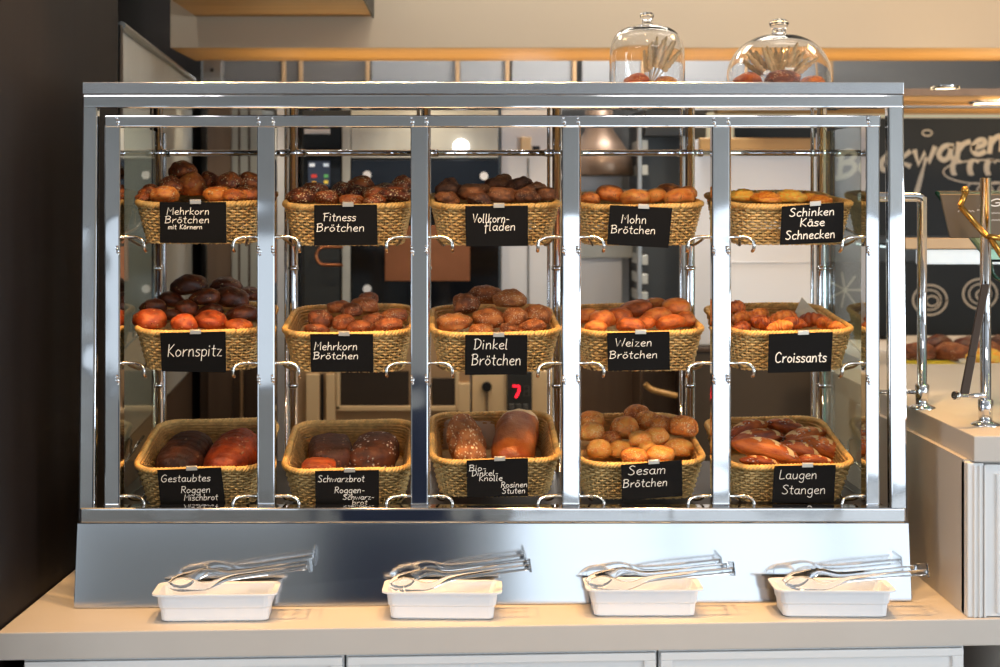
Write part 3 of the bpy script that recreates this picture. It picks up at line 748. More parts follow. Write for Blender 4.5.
for (r, c), items in PILE.items():
    t0, p0, yb = BASK[r, c]; ry = RIMY[r][c]
    L = []
    for i, it in enumerate(items):
        k = it[4] if len(it) > 4 and isinstance(it[4], str) else DEF[r][c]
        ang = it[4] if len(it) > 4 and not isinstance(it[4], str) else None
        px, py, w, h = it[:4]
        rel = ry - py
        u = .16 + (rel - 2) * (.0135 if k != 'lye' else .016)
        u = min(.66, max(.15, u))
        L.append(dict(px=px, py=py, w=w, h=h, k=k, ang=ang, y=yb + u * BL, u=u, i=i))
    for d in L:
        s = (D + d['y']) / F
        d['rx'] = d['w'] * s / 2 * 1.04; d['rz'] = max(d['h'], .60 * d['w'] if d['k'] not in ('lye', 'snail') else d['h']) * s / 2 * 1.04
        d['ry'] = {'lye': d['rz'] * 1.15, 'snail': d['rx']}.get(d['k'], d['rx'] * .92)
    # push overlapping rolls apart in depth, each along its own line of sight
    for step in range(120):
        for a in range(len(L)):
            for b in range(a + 1, len(L)):
                A, B = L[a], L[b]
                pa, pb = W(A['px'], A['py'], A['y']), W(B['px'], B['py'], B['y'])
                dx = (pa.x - pb.x) / (A['rx'] + B['rx']); dz = (pa.z - pb.z) / (A['rz'] + B['rz'])
                q = dx * dx + dz * dz
                if q >= .82: continue
                need = math.sqrt(.82 - q) * (A['ry'] + B['ry']); have = abs(pa.y - pb.y)
                if have < need:
                    first = A if (A['py'] > B['py'] or (A['py'] == B['py'] and a < b)) else B
                    if have > .012: first = A if pa.y < pb.y else B
                    sec = B if first is A else A
                    mv = (need - have) * .25
                    first['y'] -= mv; sec['y'] += mv
        for d in L:
            d['y'] = min(yb + BL - d['ry'] - .022, max(yb + d['ry'] * .9 + .012, d['y']))
    # name each by its layer and order
    lay = {}
    for d in L:
        rel = ry - d['py'] 
        hi = 9 if r < 2 and (r, c) != (1, 0) else 14
        d['lay'] = 'front row' if rel < hi else ('second row' if rel < hi * 2 else 'top row')
        lay.setdefault((d['lay'], d['k']), []).append(d)
    for (ly, k), g in lay.items():
        g.sort(key=lambda d: d['px'])
        for j, d in enumerate(g):
            pos = 'only one' if len(g) == 1 else ORD[j] + ' from left'
            d['label'] = '%s in %s basket, %s in %s' % (KN[k][1], BSK[r][c], pos, ly)
    for d in L:
        me = K[d['k']][d['i'] % 3]
        o = place_mesh(KN[d['k']][0], me)
        o.location = W(d['px'], d['py'], d['y']); o.scale = (d['rx'], d['ry'], d['rz'])
        rz = random.uniform(-.35, .35); rx = random.uniform(-.25, .15); rY = random.uniform(-.2, .2)
        if d['k'] == 'lye': rY = math.radians(d['ang']); rz = math.radians(d['ang'] * -1.2); rx = -.5
        if d['k'] == 'snail': rx = TILT[0]; rY = 0; o.scale.z *= 1.2
        if d['k'] == 'cro': o.scale = (d['rx'] * 1.25, d['rx'] * 1.1, d['rz'] * 1.4); rz = random.uniform(-.9, .9) + (math.pi if d['i'] % 2 else 0); rx = random.uniform(-.35, .1)
        if d['k'] in ('seed', 'mohn', 'ses'): rz = random.uniform(-3, 3) if abs(d['rx'] - d['ry']) < .01 else rz
        o.rotation_euler = (rx, rY, rz)
        tag(o, d['label'], {'cro': 'croissant', 'snail': 'pastry', 'lye': 'pretzel stick', 'vol': 'flatbread'}.get(d['k'], 'bread roll'), '%s in the %s basket' % ({'cro': 'croissants', 'snail': 'pastries', 'lye': 'pretzel sticks', 'vol': 'flatbreads'}.get(d['k'], 'rolls'), BSK[r][c]))

# loaves in the bottom baskets
def loaf(name, lab, r, c, px, py, w, h, u, length, me, rz=0, rx=None):
    t0, p0, yb = BASK[r, c]
    Y = yb + u * BL; s = (D + Y) / F
    o = place_mesh(name, me); o.location = W(px, py, Y); o.scale = (w * s / 2, length / 2, h * s / 2)
    o.rotation_euler = (TILT[r] if rx is None else rx, 0, rz)
    return tag(o, lab, 'bread', 'loaves in the bottom shelf baskets')
loaf('rye_loaf', 'dark sliced rye loaf beside the reddish one in Gestaubtes basket', 2, 0, 185, 457, 50, 40, .52, .22, loaf_mesh('rye_loaf', B_loafd, slices=9, seed=1, boxy=.1), -.08)
loaf('mixed_loaf', 'reddish brown sliced loaf in Gestaubtes basket beside the chrome post', 2, 0, 234, 456, 49, 42, .52, .24, loaf_mesh('mixed_loaf', B_loafr, slices=10, seed=2, boxy=.1), -.12)
loaf('black_bread', 'square-edged dark brown loaf in Schwarzbrot basket', 2, 1, 331, 457, 43, 34, .52, .16, loaf_mesh('black_bread', B_loafd, seed=3, boxy=.95), .18)
loaf('rye_block_loaf', 'domed dark loaf streaked with white flour in Schwarzbrot basket', 2, 1, 374, 456, 45, 36, .52, .17, loaf_mesh('rye_block_loaf', B_loafw, seed=4, boxy=.6), -.12)
loaf('red_crust_loaf', 'low reddish crusted loaf lying in front in Schwarzbrot basket', 2, 1, 319, 466, 34, 13, .22, .07, loaf_mesh('red_crust_loaf', B_loafr, seed=5, boxy=.3), 0)
loaf('spelt_knot_loaf', 'knotted seed-crusted loaf in four bumps in Knolle basket', 2, 2, 466, 442, 37, 36, .50, .27, loaf_mesh('spelt_knot_loaf', B_knol, seed=6, boxy=.05, knots=4), .12, .22)
loaf('raisin_loaf', 'smooth brown raisin loaf with pale cut end in Knolle basket', 2, 2, 515, 443, 44, 36, .52, .27, loaf_mesh('raisin_loaf', B_rais, seed=7, boxy=.2, m2=B_pale, end=True), -.12, .24)
# paper napkins
def paper(lab, r, c, pts, th=.0015):
    bm = newbm(); yb = BASK[r, c][2]
    top = [W(x, y, yb + u * BL) for x, y, u in pts]
    vs = [bm.verts.new(p) for p in top]; vb = [bm.verts.new(p + Vector((0, th, 0))) for p in top]
    n = len(vs); f = bm.faces.new(vs); bm.faces.new(vb[::-1])
    for i in range(n): bm.faces.new((vs[i], vb[i], vb[(i + 1) % n], vs[(i + 1) % n]))
    bmesh.ops.recalc_face_normals(bm, faces=bm.faces)
    tag(obj('paper_napkin', bm, mat('napkin_paper', (222, 208, 190), .8)), lab, 'paper')
paper('pale folded paper point standing up behind croissants', 1, 4, [(790, 322, .72), (795, 312, .76), (802, 297, .8), (811, 307, .8), (824, 318, .78), (826, 324, .74)])
paper('pale paper sheet lining the back of the Knolle basket', 2, 2, [(441, 452, .86), (444, 421, .92), (458, 417, .95), (494, 422, .95), (498, 450, .86)])

# ================================================================== TRAYS AND TONGS
TR = [((151, 596), (276, 592), 'beside the dark wall'), ((382, 593.5), (502.5, 590.5), 'second from the dark wall'), ((586, 590), (704, 588.5), 'in front of the Mohn column'), ((776, 590), (897, 590), 'nearest the raised counter')]
def tray_mesh():
    out, n = [], 72
    prof = [(.262, .112, .012, .004, .0), (.268, .118, .016, .030, 1), (.276, .124, .018, .034, 1), (.282, .130, .02, .060, 2), (.306, .152, .024, .062, 2), (.306, .152, .024, .066, 2), (.278, .126, .018, .064, 2), (.262, .112, .016, .030, 1), (.250, .100, .014, .008, 0)]
    bm = newbm(); rings = []
    for w, l, rad, z, _ in [(.246, .098, .012, 0, 0)] + prof:
        rings.append([bm.verts.new((p.x, p.y, z)) for p, nn in rr_path(w, l, rad, n)])
    for A, B in zip(rings, rings[1:]):
        for i in range(n):
            f = bm.faces.new((A[i], A[(i + 1) % n], B[(i + 1) % n], B[i])); f.smooth = False
    bm.faces.new(rings[0][::-1]); bm.faces.new(rings[-1])
    bmesh.ops.recalc_face_normals(bm, faces=bm.faces)
    return mesh_of('tray', bm, M_white)
tray_me = tray_mesh()
def tong_bm(h):
    """two clear arms joined by a bent end; x along the tongs, tips at x=0"""
    arm = {}
    for s in (-1, 1):
        bm = newbm(); n = 26; rows = []
        for i in range(n + 1):
            t = i / n; x = t * .315
            y = s * (.008 + .030 * min(1, t * 1.5) ** .8 - .006 * t)
            wid = .0065 + .0095 * math.exp(-((t - .12) / .12) ** 2)
            if t < .06: wid *= (t / .06) ** .5 * .8 + .2
            z = .012 * math.exp(-((t - .28) / .10) ** 2) * s + (.0 if s < 0 else .008)
            ty = .004 + .006 * math.exp(-((t - .1) / .1) ** 2)
            rows.append([(x, y - s * .0, z - wid), (x, y + s * .004, z - wid * .6), (x, y + s * .004, z + wid * .6), (x, y, z + wid), (x, y - .0022 * s, z + wid * .6), (x, y - .0022 * s, z - wid * .6)])
        R = [[bm.verts.new(p) for p in r] for r in rows]
        for A, B in zip(R, R[1:]):
            for k in range(6):
                bm.faces.new((A[k], A[(k + 1) % 6], B[(k + 1) % 6], B[k])).smooth = True
        bm.faces.new(R[0][::-1]); bm.faces.new(R[-1])
        bmesh.ops.recalc_face_normals(bm, faces=bm.faces)
        arm[s] = mesh_of('arm', bm, M_plastic)
    bm = newbm(); y0 = .008 + .030 - .006
    box(bm, .3155, .3195, -y0 - .003, y0 + .003, -.012, .018, .0015)
    return arm[-1], arm[1], mesh_of('bent_end', bm, M_plastic)
tong_me = tong_bm(0)
TONG = [(168, 586, 311, 567), (389, 586, 531, 567), (586, 584, 733, 570), (784, 584, 925, 572)]
for i, (fl, fr_, where) in enumerate(TR):
    xm, ym = (fl[0] + fr_[0]) / 2, (fl[1] + fr_[1]) / 2
    zr_ = ZCT + .066
    Yr = F * (ZC - zr_) / (ym - CY) - D
    X = (xm - CX) * (D + Yr) / F; s = (fr_[0] - fl[0]) * (D + Yr) / F / .306
    t = place_mesh('serving_tray', tray_me); t.location = (X, Yr + .0475, ZCT + .0005); t.scale = (s, .73, 1); t.rotation_euler = (0, 0, (.03, -.02, .0, -.02)[i])
    tag(t, 'white rectangular tongs tray on the counter, %s' % where, 'tray', 'white trays on the counter')
    x0, y0, x1, y1 = TONG[i]
    Y0 = Yr + .045; a, c = W(x0, y0, Y0), W(x1, y1, Y0 + .005)
    g = thing('tongs', 'clear plastic serving tongs lying in the white tray %s' % where, 'tongs', a, 'clear tongs in the trays')
    d = c - a; L = d.length
    g.rotation_euler = (math.radians(-14), -math.atan2(d.z, d.x), (.04, .03, .02, .03)[i]); g.scale = (L / .32,) * 3
    for nm, me in zip(('arm', 'arm', 'bent_end'), tong_me): place_mesh(nm, me, g)

# ================================================================== GLASS CLOCHES ON TOP
ztl = W(494, 82, 0).z
def wheat(lab, base, n, spread, hgt, lean, cat_group):
    t = thing('wheat_bundle', lab, 'wheat', base)
    st, er = newbm(), newbm()
    for i in range(n):
        a = (i / (n - 1) - .5) * 2
        tip = Vector((a * spread + lean, random.uniform(-.03, .03), hgt * (1 - .25 * abs(a) ** 2) + random.uniform(-.01, .01)))
        d = tip.normalized(); L = tip.length
        tube(st, [base + d * 0.0, base + d * L * .5], .0012, 5)
        e0 = L * .42
        pts = []; rr = []
        for k in range(13):
            q = e0 + (L - e0) * k / 12; pts.append(base + d * q); rr.append((.0062 + .0034 * (k % 2)) * (1 - (k / 12) ** 3 * .7))
        tube(er, pts, rr, 6)
    mw = mat('dried_wheat', (206, 180, 138), .8, var=.2, scale=90)
    obj('stalks', st, mw, t); obj('ears', er, mw, t)
    return t
def cloche(lab, px, prof, ppx, Y):
    p = W(px, 84, Y); s = (D + Y) / F
    base = Vector((p.x, Y, ztl + .001))
    t = thing('glass_cloche', lab, 'glass dome', base, 'glass cloches on the case')
    bm = newbm(); th = .003
    zof = W(px, 84, Y).z - base.z
    out = [(r * s, (84 - y) * s + zof) for r, y in prof]; out[0] = (out[0][0], 0)
    inn = [(max(0, r - th), z - (th if i > len(out) * .5 else 0)) for i, (r, z) in enumerate(out)]
    # smooth the profile
    def sm(P):
        return cr(P, 5)
    lathe(bm, sm(out) + sm(inn)[::-1], base, 48, close=True)
    bmesh.ops.remove_doubles(bm, verts=bm.verts, dist=1e-6); bmesh.ops.recalc_face_normals(bm, faces=bm.faces)
    obj('dome', bm, M_glass, t)
    bm = newbm(); k = [(r * s, (84 - y) * s + zof) for r, y in ppx]
    lathe(bm, cr(k, 4), base, 24); bmesh.ops.recalc_face_normals(bm, faces=bm.faces)
    obj('knob', bm, M_glass, t)
    return base
YC = .26
b1 = cloche('tall straight-sided glass dome with ball knob on the case', 647, [(38, 84), (37.5, 62), (36.5, 47), (32, 36), (24, 29), (12, 25.5), (0, 25)], [(0, 26), (6, 25.5), (4.6, 21.5), (6.2, 18.5), (7, 15.5), (4.5, 12.5), (0, 12)], YC)
b2 = cloche('wide low glass dome with ball knob on the case', 779, [(53, 86), (51, 70), (45, 55), (35, 44), (22, 37), (10, 34.5), (0, 34)], [(0, 34), (7, 33.5), (6.5, 29.5), (9, 26), (9.5, 22.5), (6, 19.5), (0, 19)], YC)
wheat('dried wheat bundle leaning inside the tall glass dome', b1 + Vector((.006, 0, .005)), 9, .05, .135, .035, '')
wheat('fan of dried wheat inside the wide glass dome', b2 + Vector((0, .01, .005)), 15, .105, .115, 0, '')
for b, dx, dy, rx, rz, k, lab in ((b1, -.03, -.035, .034, .024, 'ko', 'reddish roll inside the tall glass dome, beside the wheat'), (b1, .045, -.03, .03, .02, 'ses', 'small golden roll inside the tall glass dome, in front of wheat'),
                                  (b2, -.085, -.02, .037, .026, 'ko', 'reddish orange roll at the rim inside the wide glass dome'), (b2, -.005, -.07, .045, .027, 'meh', 'brown roll in the middle of the wide glass dome'), (b2, .08, -.03, .034, .021, 'mohn', 'split golden roll inside the wide dome near the knobless side')):
    o = place_mesh('decorative_roll', K[k][1]); o.location = b + Vector((dx, dy, rz * .62 + .002)); o.scale = (rx, rx, rz)
    tag(o, lab.replace(' near the knobless side', ', beyond the brown one'), 'bread roll', 'rolls under the glass domes')

# ================================================================== KITCHEN BEHIND
P_pale = mat('pale_steel', (190, 191, 184), .38, .3, var=.05, scale=4, stretch=(5, 5, .5))
P_white = mat('white_steel', (222, 222, 224), .4, .15, var=.03, scale=3)
P_brown = mat('brown_steel', (128, 106, 88), .4, .6, var=.1, scale=4, stretch=(5, 5, .5))
P_dbrown = mat('dark_steel_and_reflection', (92, 74, 60), .4, .4, var=.15, scale=4, stretch=(5, 5, .5))  # real dark brown parts, plus the dark reflections on fridge and locker
P_tan = mat('tan_steel', (196, 160, 120), .4, .35, var=.08, scale=4)
P_tan2 = mat('cream_steel', (236, 206, 160), .45, .1)
P_copper = mat('copper', (196, 128, 88), .3, .9, var=.1, scale=6)
P_navy = mat('navy_glass', (28, 36, 48), .15)
P_graph = mat('graphite', (50, 52, 52), .35)
def unit(name, lab, cat, x0, y0, x1, y1, Y, depth, m, bev=.004, group=None, floor=False, pname='body'):
    a, c = W(x0, y1, Y), W(x1, y0, Y)
    z0 = 0.002 if floor else a.z
    t = thing(name, lab, cat, ((a.x + c.x) / 2, Y + depth / 2, z0), group)
    bm = newbm(); box(bm, a.x, c.x, Y, Y + depth, z0, c.z, bev); obj(pname, bm, m, t)
    return t
def pt(t, name, rects, Y, depth, m, bev=.002):
    bm = newbm()
    for x0, y0, x1, y1 in rects: rbox(bm, x0, y0, x1, y1, Y, depth, bev)
    return obj(name, bm, m, t)
# tall fridge standing along the dark wall, seen from its side
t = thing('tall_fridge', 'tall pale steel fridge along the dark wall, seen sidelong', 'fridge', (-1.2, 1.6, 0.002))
A, Bp = W(119, 25, .70), W(193, 80, 2.62)
zt = A.z
bm = newbm(); hexa(bm, [(A.x - .1, .70, .9), (A.x, .70, .9), (A.x, .70, zt), (A.x - .1, .70, zt), (Bp.x - .1, 2.6, .9), (Bp.x, 2.6, .9), (Bp.x, 2.6, zt), (Bp.x - .1, 2.6, zt)]); obj('body', bm, P_pale, t)
bm = newbm(); hexa(bm, [(A.x - .1, .70, .002), (A.x, .70, .002), (A.x, .70, .895), (A.x - .1, .70, .895), (Bp.x - .1, 2.6, .002), (Bp.x, 2.6, .002), (Bp.x, 2.6, .895), (Bp.x - .1, 2.6, .895)]); obj('dark_reflection_body', bm, P_dbrown, t)  # dark reflection on the fridge's lower side, painted as brown
bm = newbm(); tube(bm, [(A.x + .006, .705, zt), (Bp.x + .006, 2.6, zt)], .012, 8); tube(bm, [(A.x + .004, .70, .9), (A.x + .004, .70, zt)], .008, 8); obj('edge_trim', bm, M_steel, t)
# wall-hung steel piece with a bolt above it
t = unit('steel_bracket', 'short steel wall bracket with a bolt beneath the cream soffit', 'bracket', 203, 55, 222, 95, 2.3, .05, M_steel)
bm = newbm(); c = W(212, 70, 2.295); ball(bm, c, .008, 10, 6); obj('bolt', bm, M_blackm, t)
# bay 1: lockers
t = unit('steel_locker', 'pale steel locker with dark reflection painted below it, behind the Kornspitz column', 'locker', 206, 92, 262, 330, 2.75, .5, P_pale)
pt(t, 'brown_post', [(207, 92, 231, 330)], 2.72, .03, P_brown); pt(t, 'door_seam', [(238, 92, 240, 330), (248, 92, 250, 330)], 2.742, .01, P_dbrown)
t = unit('dark_reflection_locker', 'lower half of the pale steel locker, dark reflection painted brown', 'cabinet', 200, 331, 274, 600, 2.72, .5, P_dbrown, floor=True)  # lower half of the locker, its dark reflection put into the colour
pt(t, 'door', [(208, 338, 232, 520)], 2.70, .02, P_brown); pt(t, 'handle', [(240, 338, 243, 500)], 2.69, .02, P_tan)
# steel column and oven stack
unit('steel_column', 'narrow pale steel column between steel locker and black oven', 'column', 277, 90, 291, 560, 2.45, .3, P_white, floor=True, pname='shaft')
ov = unit('deck_oven', 'tall black-fronted baking oven with touch display and round knobs', 'oven', 302, 96, 500, 330, 2.4, .8, P_graph)
pt(ov, 'control_panel', [(303, 126, 341, 200)], 2.37, .03, M_black)
pt(ov, 'label_plate', [(304, 129, 330, 134)], 2.362, .008, mat('label_white', (215, 215, 215), .5))
dsp = pt(ov, 'display', [(308, 161, 330, 187)], 2.362, .008, mat('display_blue', (54, 62, 78), .2, emit=.4))
for k, (x, y, c) in enumerate(((312, 165, (220, 225, 230)), (326, 165, (200, 210, 220)), (314, 176, (196, 60, 50)), (314, 183, (220, 160, 60)), (326, 176, (90, 160, 90)), (326, 182, (210, 180, 70)))):
    bm = newbm(); rbox(bm, x - 2.6 + (k > 2) * .6, y - 1.6, x + 2.6 - (k > 2) * .6, y + 1.6, 2.358, .004); obj('icon', bm, mat('icon_%d' % k, c, .4, emit=.6), dsp)
pt(ov, 'steel_strip', [(342, 126, 350, 330)], 2.36, .04, P_pale)
pt(ov, 'upper_panel', [(351, 98, 498, 158)], 2.37, .03, P_pale)
pt(ov, 'upper_door', [(351, 160, 499, 196)], 2.365, .03, P_navy)
pt(ov, 'lower_door', [(304, 204, 341, 328)], 2.372, .03, P_graph)
pt(ov, 'window', [(351, 204, 499, 326)], 2.368, .03, M_black)
pt(ov, 'copper_reflection', [(385, 226, 470, 281)], 2.355, .02, P_copper)  # copper-coloured reflection in the oven glass, built as a flat panel
bm = newbm(); tube(bm, bend([W(343, 247, 2.345), W(320, 247, 2.345), W(315, 256, 2.345), W(320, 265, 2.345), W(343, 265, 2.345)], .02), .006, 8); obj('handle', bm, P_copper, ov)
for x, y in ((367, 175), (484, 176), (367, 289)):
    p = W(x, y, 2.35); bm = newbm(); tube(bm, [p, p + Vector((0, .02, 0))], .017, 18); obj('knob', bm, M_white, ov)
wl = W(461, 147, 2.355); bm = newbm(); tube(bm, [wl, wl + Vector((0, .02, 0))], .034, 24); obj('lamp', bm, mat('lamp_reflection_white', (255, 255, 255), .5, emit=2.2), ov)  # glowing disc in place of a downlight's reflection
lo = unit('lower_oven', 'tan steel oven with a small window below the black oven', 'oven', 292, 332, 470, 600, 2.38, .8, P_tan, floor=True)
pt(lo, 'window', [(340, 371, 409, 406), (432, 378, 455, 408)], 2.37, .012, mat('oven_window', (62, 54, 48), .12))
pt(lo, 'window_frame', [(336, 367, 340, 410), (336, 406, 457, 411), (455, 372, 459, 410)], 2.362, .02, P_tan2)
pt(lo, 'door_bar', [(306, 374, 319, 520), (326, 374, 335, 520)], 2.36, .02, P_tan2); pt(lo, 'gap', [(320.5, 374, 323.5, 520)], 2.374, .01, M_blackm)
pt(lo, 'lit_edge', [(458, 383, 470, 412)], 2.36, .02, P_tan2)
# baking tins seen through the oven window: left out of reach; steel cupboard to the right
cu = unit('steel_cupboard', 'white steel cupboard beside the black oven, lamp box on it', 'cupboard', 501, 96, 553, 370, 2.42, .6, P_white)
pt(cu, 'door_seam', [(528, 158, 529.3, 366)], 2.412, .01, M_steel); pt(cu, 'box', [(521, 137, 531, 151)], 2.40, .03, P_tan2); pt(cu, 'dark_socket', [(533, 146, 540, 151)], 2.40, .03, M_blackm)
lp = unit('control_cabinet', 'cream lit control cabinet with red digit display and black knob', 'control cabinet', 472, 371, 553, 600, 2.38, .6, P_tan2, floor=True)
pt(lp, 'display_panel', [(507, 371.5, 532, 420)], 2.365, .016, P_graph)
def fn_d(x, y): return W(x, y, 2.3625)
bm = newbm(); ribbon(bm, [Vector(q) for q in ((513.5, 386), (519, 386), (519, 391), (516, 397))], fn_d, 2.2); obj('red_digit', bm, mat('red_led', (255, 30, 50), .5, emit=2.5), lp)
bm = newbm(); ribbon(bm, [Vector(q) for q in ((524, 386), (529, 386), (529, 396), (524, 396), (524, 386), (524, 391), (529, 391))], fn_d, 1.4); obj('unlit_digit', bm, mat('grey_led', (90, 90, 88), .5), lp)
pt(lp, 'button', [(509, 404, 514, 410), (516, 404, 521, 410), (523, 404, 528, 410)], 2.362, .008, mat('button_grey', (84, 84, 82), .5))
p = W(487, 387, 2.36); bm = newbm(); tube(bm, [p, p + Vector((0, .03, 0))], .02, 20); obj('knob', bm, M_blackm, lp)
bm = newbm(); rbox(bm, 486.2, 391, 488, 420, 2.372, .01); obj('stem', bm, P_brown, lp)
# bay 4: hood, pale panel, tray rack, brown lower cabinet
h = thing('extractor_hood', 'curved steel extractor hood above the pale cabinet', 'hood', W(605, 185, 2.5))
bm = newbm(); p = W(599, 150, 2.75); s = (D + 2.75) / F
lathe(bm, [(0, 60 * s), (14 * s, 60 * s), (14 * s, 20 * s), (24 * s, 6 * s), (33 * s, -8 * s), (35 * s, -24 * s), (33 * s, -26 * s), (0, -22 * s)], p, 36); bmesh.ops.recalc_face_normals(bm, faces=bm.faces)
obj('bell', bm, P_brown, h)
pl = unit('pale_cabinet', 'pale steel cabinet front below the curved hood', 'cabinet', 556, 176, 622, 330, 2.85, .5, P_white)
pt(pl, 'upper_strip', [(566, 190, 636, 258)], 2.83, .02, P_pale)
bk = unit('brown_base_cabinet', 'dark brownish steel base cabinet behind the Sesam column', 'cabinet', 556, 331, 684, 600, 2.8, .6, P_brown, floor=True)
pt(bk, 'top_strip', [(558, 340, 638, 350)], 2.79, .015, P_dbrown)
rk = thing('tray_rack', 'dark baking tray rack with pale runners behind the Mohn column', 'rack', (W(662, 0, 2.5).x, 2.7, .002))
bm = newbm(); a, c = W(640, 330, 2.55), W(686, 120, 2.55); box(bm, a.x, c.x, 2.6, 2.95, a.z, c.z); obj('back', bm, P_graph, rk)
pt(rk, 'upright', [(638, 118, 642, 330), (683, 118, 688, 330)], 2.5, .05, M_steel)
for y in (140, 165, 190, 212, 255, 274, 292, 310): pt(rk, 'runner', [(640, y, 648, y + 10)], 2.52, .3, P_pale)
pt(rk, 'top_hood', [(645, 108, 690, 136)], 2.48, .5, P_graph)
bm = newbm(); a, c = W(640, 600, 2.5), W(688, 332, 2.5); box(bm, a.x, a.x + .012, 2.5, 2.78, .002, c.z); box(bm, c.x - .012, c.x, 2.5, 2.78, .002, c.z); obj('leg_frame', bm, P_dbrown, rk)
bm = newbm(); tube(bm, bend([W(645, 384, 2.44), W(651, 390, 2.44), W(677, 396, 2.44)], .03), [.012] * 7, 10); bm.normal_update()
tag(obj('wooden_peel', bm, M_woodlt), 'tan wooden peel handle leaning before the dark tray rack', 'peel')
# bay 5: white wall section with brown base
wc = unit('white_cold_room_panel', 'large white panel behind the croissant column', 'panel', 690, 140, 822, 345, 2.72, .3, mat('cold_white', (236, 237, 240), .4), floor=False)
pt(wc, 'joint', [(727, 262, 820, 263)], 2.715, .01, P_white)
wb = unit('low_dark_cabinet', 'dark grey-brown base cabinet below the white panel', 'cabinet', 690, 346, 826, 600, 2.7, .4, mat('grey_brown', (86, 76, 66), .5), floor=True)
pt(wb, 'plinth', [(691, 348, 825, 352)], 2.69, .02, P_dbrown)
bm = newbm(); rbox(bm, 700, 138, 828, 150, 2.66, .05, .003); tag(obj('wooden_rail', bm, M_woodlt), 'light wooden rail along the top of the white panel', 'rail')
# strip cupboards above, seen between soffit and case
uc = [(225, 282), (286, 299), (303, 366), (372, 456), (460, 506), (512, 573), (582, 640), (645, 735), (740, 830)]
for i, (x0, x1) in enumerate(uc):
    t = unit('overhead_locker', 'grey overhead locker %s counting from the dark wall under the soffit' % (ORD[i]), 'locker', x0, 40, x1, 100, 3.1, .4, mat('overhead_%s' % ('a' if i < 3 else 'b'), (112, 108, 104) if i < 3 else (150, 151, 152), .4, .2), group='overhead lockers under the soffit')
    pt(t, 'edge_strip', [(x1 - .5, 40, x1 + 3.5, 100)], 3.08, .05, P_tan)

# ================================================================== RIGHT SIDE: chalkboard, canopy, glass guard
Yb = 3.3
cb = thing('chalkboard', 'big black chalkboard lettered in cream with drawn bread, on wall', 'chalkboard', W(900, 340, Yb))
bm = newbm(); rbox(bm, 735, 118, 1110, 236, Yb, .03); obj('board', bm, mat('board_black', (30, 34, 34), .6, var=.2, scale=5), cb)
bm = newbm(); rbox(bm, 826, 262, 1110, 336, Yb, .03); obj('lower_board', bm, mat('board_black', (30, 34, 34), .6), cb)
fnb = lambda x, y: W(x, y, Yb - .004)
bm = newbm()
write(bm, 'Backwaren', 838, 1003, 178, 25, fnb, 5.2, -.17); obj('lettering', bm, mat('cream_chalk', (236, 224, 202), .8), cb)
chalk = mat('cream_chalk', (236, 224, 202), .8)
bm = newbm()
circ = lambda cx_, cy_, rx, ry, n=24, a0=0, a1=6.3: [Vector((cx_ + rx * math.cos(a0 + (a1 - a0) * i / n), cy_ + ry * math.sin(a0 + (a1 - a0) * i / n))) for i in range(n + 1)]
ribbon(bm, circ(985, 172, 42, 12), fnb, 1.6)
for x in (955, 972, 989, 1006):
    for k in range(3): ribbon(bm, circ(x + k * 1.5, 168, 4, 8, 14, 2.2, 4.9 + k * .3), fnb, 2.6)
for x, y in ((975, 188), (985, 190), (996, 187), (1006, 190)): ribbon(bm, circ(x, y, 8, 5, 14), fnb, 1.6)
obj('drawn_bread', bm, chalk, cb); bm = newbm()
for k in range(3): ribbon(bm, [Vector((914 + k * 1.6, 196)), Vector((920 + k, 176)), Vector((927 - k, 158))], fnb, 2.4)
ribbon(bm, circ(927, 133, 5, 3, 10), fnb, 1.6); obj('drawn_knife', bm, chalk, cb)
for cx_, cy_ in ((930, 300), (980, 294)):
    bm = newbm(); ribbon(bm, circ(cx_, cy_, 17, 15), fnb, 1.8); ribbon(bm, circ(cx_, cy_, 11, 10), fnb, 1.4); ribbon(bm, circ(cx_ + 2, cy_ + 1, 6, 5), fnb, 1.6); obj('drawn_swirl', bm, chalk, cb)
bm = newbm()
for k in range(7): ribbon(bm, [Vector((846, 290)), Vector((846 + 16 * math.cos(k * .9), 290 + 18 * math.sin(k * .9)))], fnb, 1.4)
obj('drawn_star', bm, chalk, cb)
# canopy with downlights
zc = W(0, 76, 1.25).z
cn = thing('slatted_canopy', 'slatted wooden canopy over the serving counter, with steel bands', 'canopy', (2.6, 2.5, zc))
bm = newbm(); box(bm, 1.2, 4.4, 2.4, 3.6, zc + .02, zc + .05); obj('panel', bm, P_brown, cn)
for i, y in enumerate((2.42, 2.62, 2.82, 3.02, 3.25)):
    bm = newbm(); box(bm, 1.2, 4.4, y, y + .09, zc - .0, zc + .02, .002); obj('slat', bm, M_woodlt if i != 2 else M_steel, cn)
bm = newbm(); box(bm, 1.2, 4.4, 3.5, 3.56, zc - .12, zc + .02, .002); obj('light_strip', bm, mat('cove_cream', (232, 214, 176), .5, emit=.6), cn)
for px, py, rad, lab in ((945, 89.5, .045, 'small round downlight in the slatted canopy'), (990, 104, .075, 'large round downlight in the slatted canopy')):
    d_ = F * (zc - .01 - ZC) / (CY - py); Y = d_ - D; X = (px - CX) * d_ / F
    t = thing('downlight', lab, 'lamp', (X, Y, zc - .006), 'canopy downlights')
    bm = newbm(); lathe(bm, [(rad * 1.15, .006), (rad * 1.15, -.004), (rad, -.006), (rad, 0)], (X, Y, zc - .004), 28); obj('bezel', bm, M_chrome, t)
    bm = newbm(); lathe(bm, [(0, 0), (rad, 0), (rad, .004), (0, .004)], (X, Y, zc - .006), 28); obj('lens', bm, mat('lens_warm', (255, 236, 200), .5, emit=6), t)
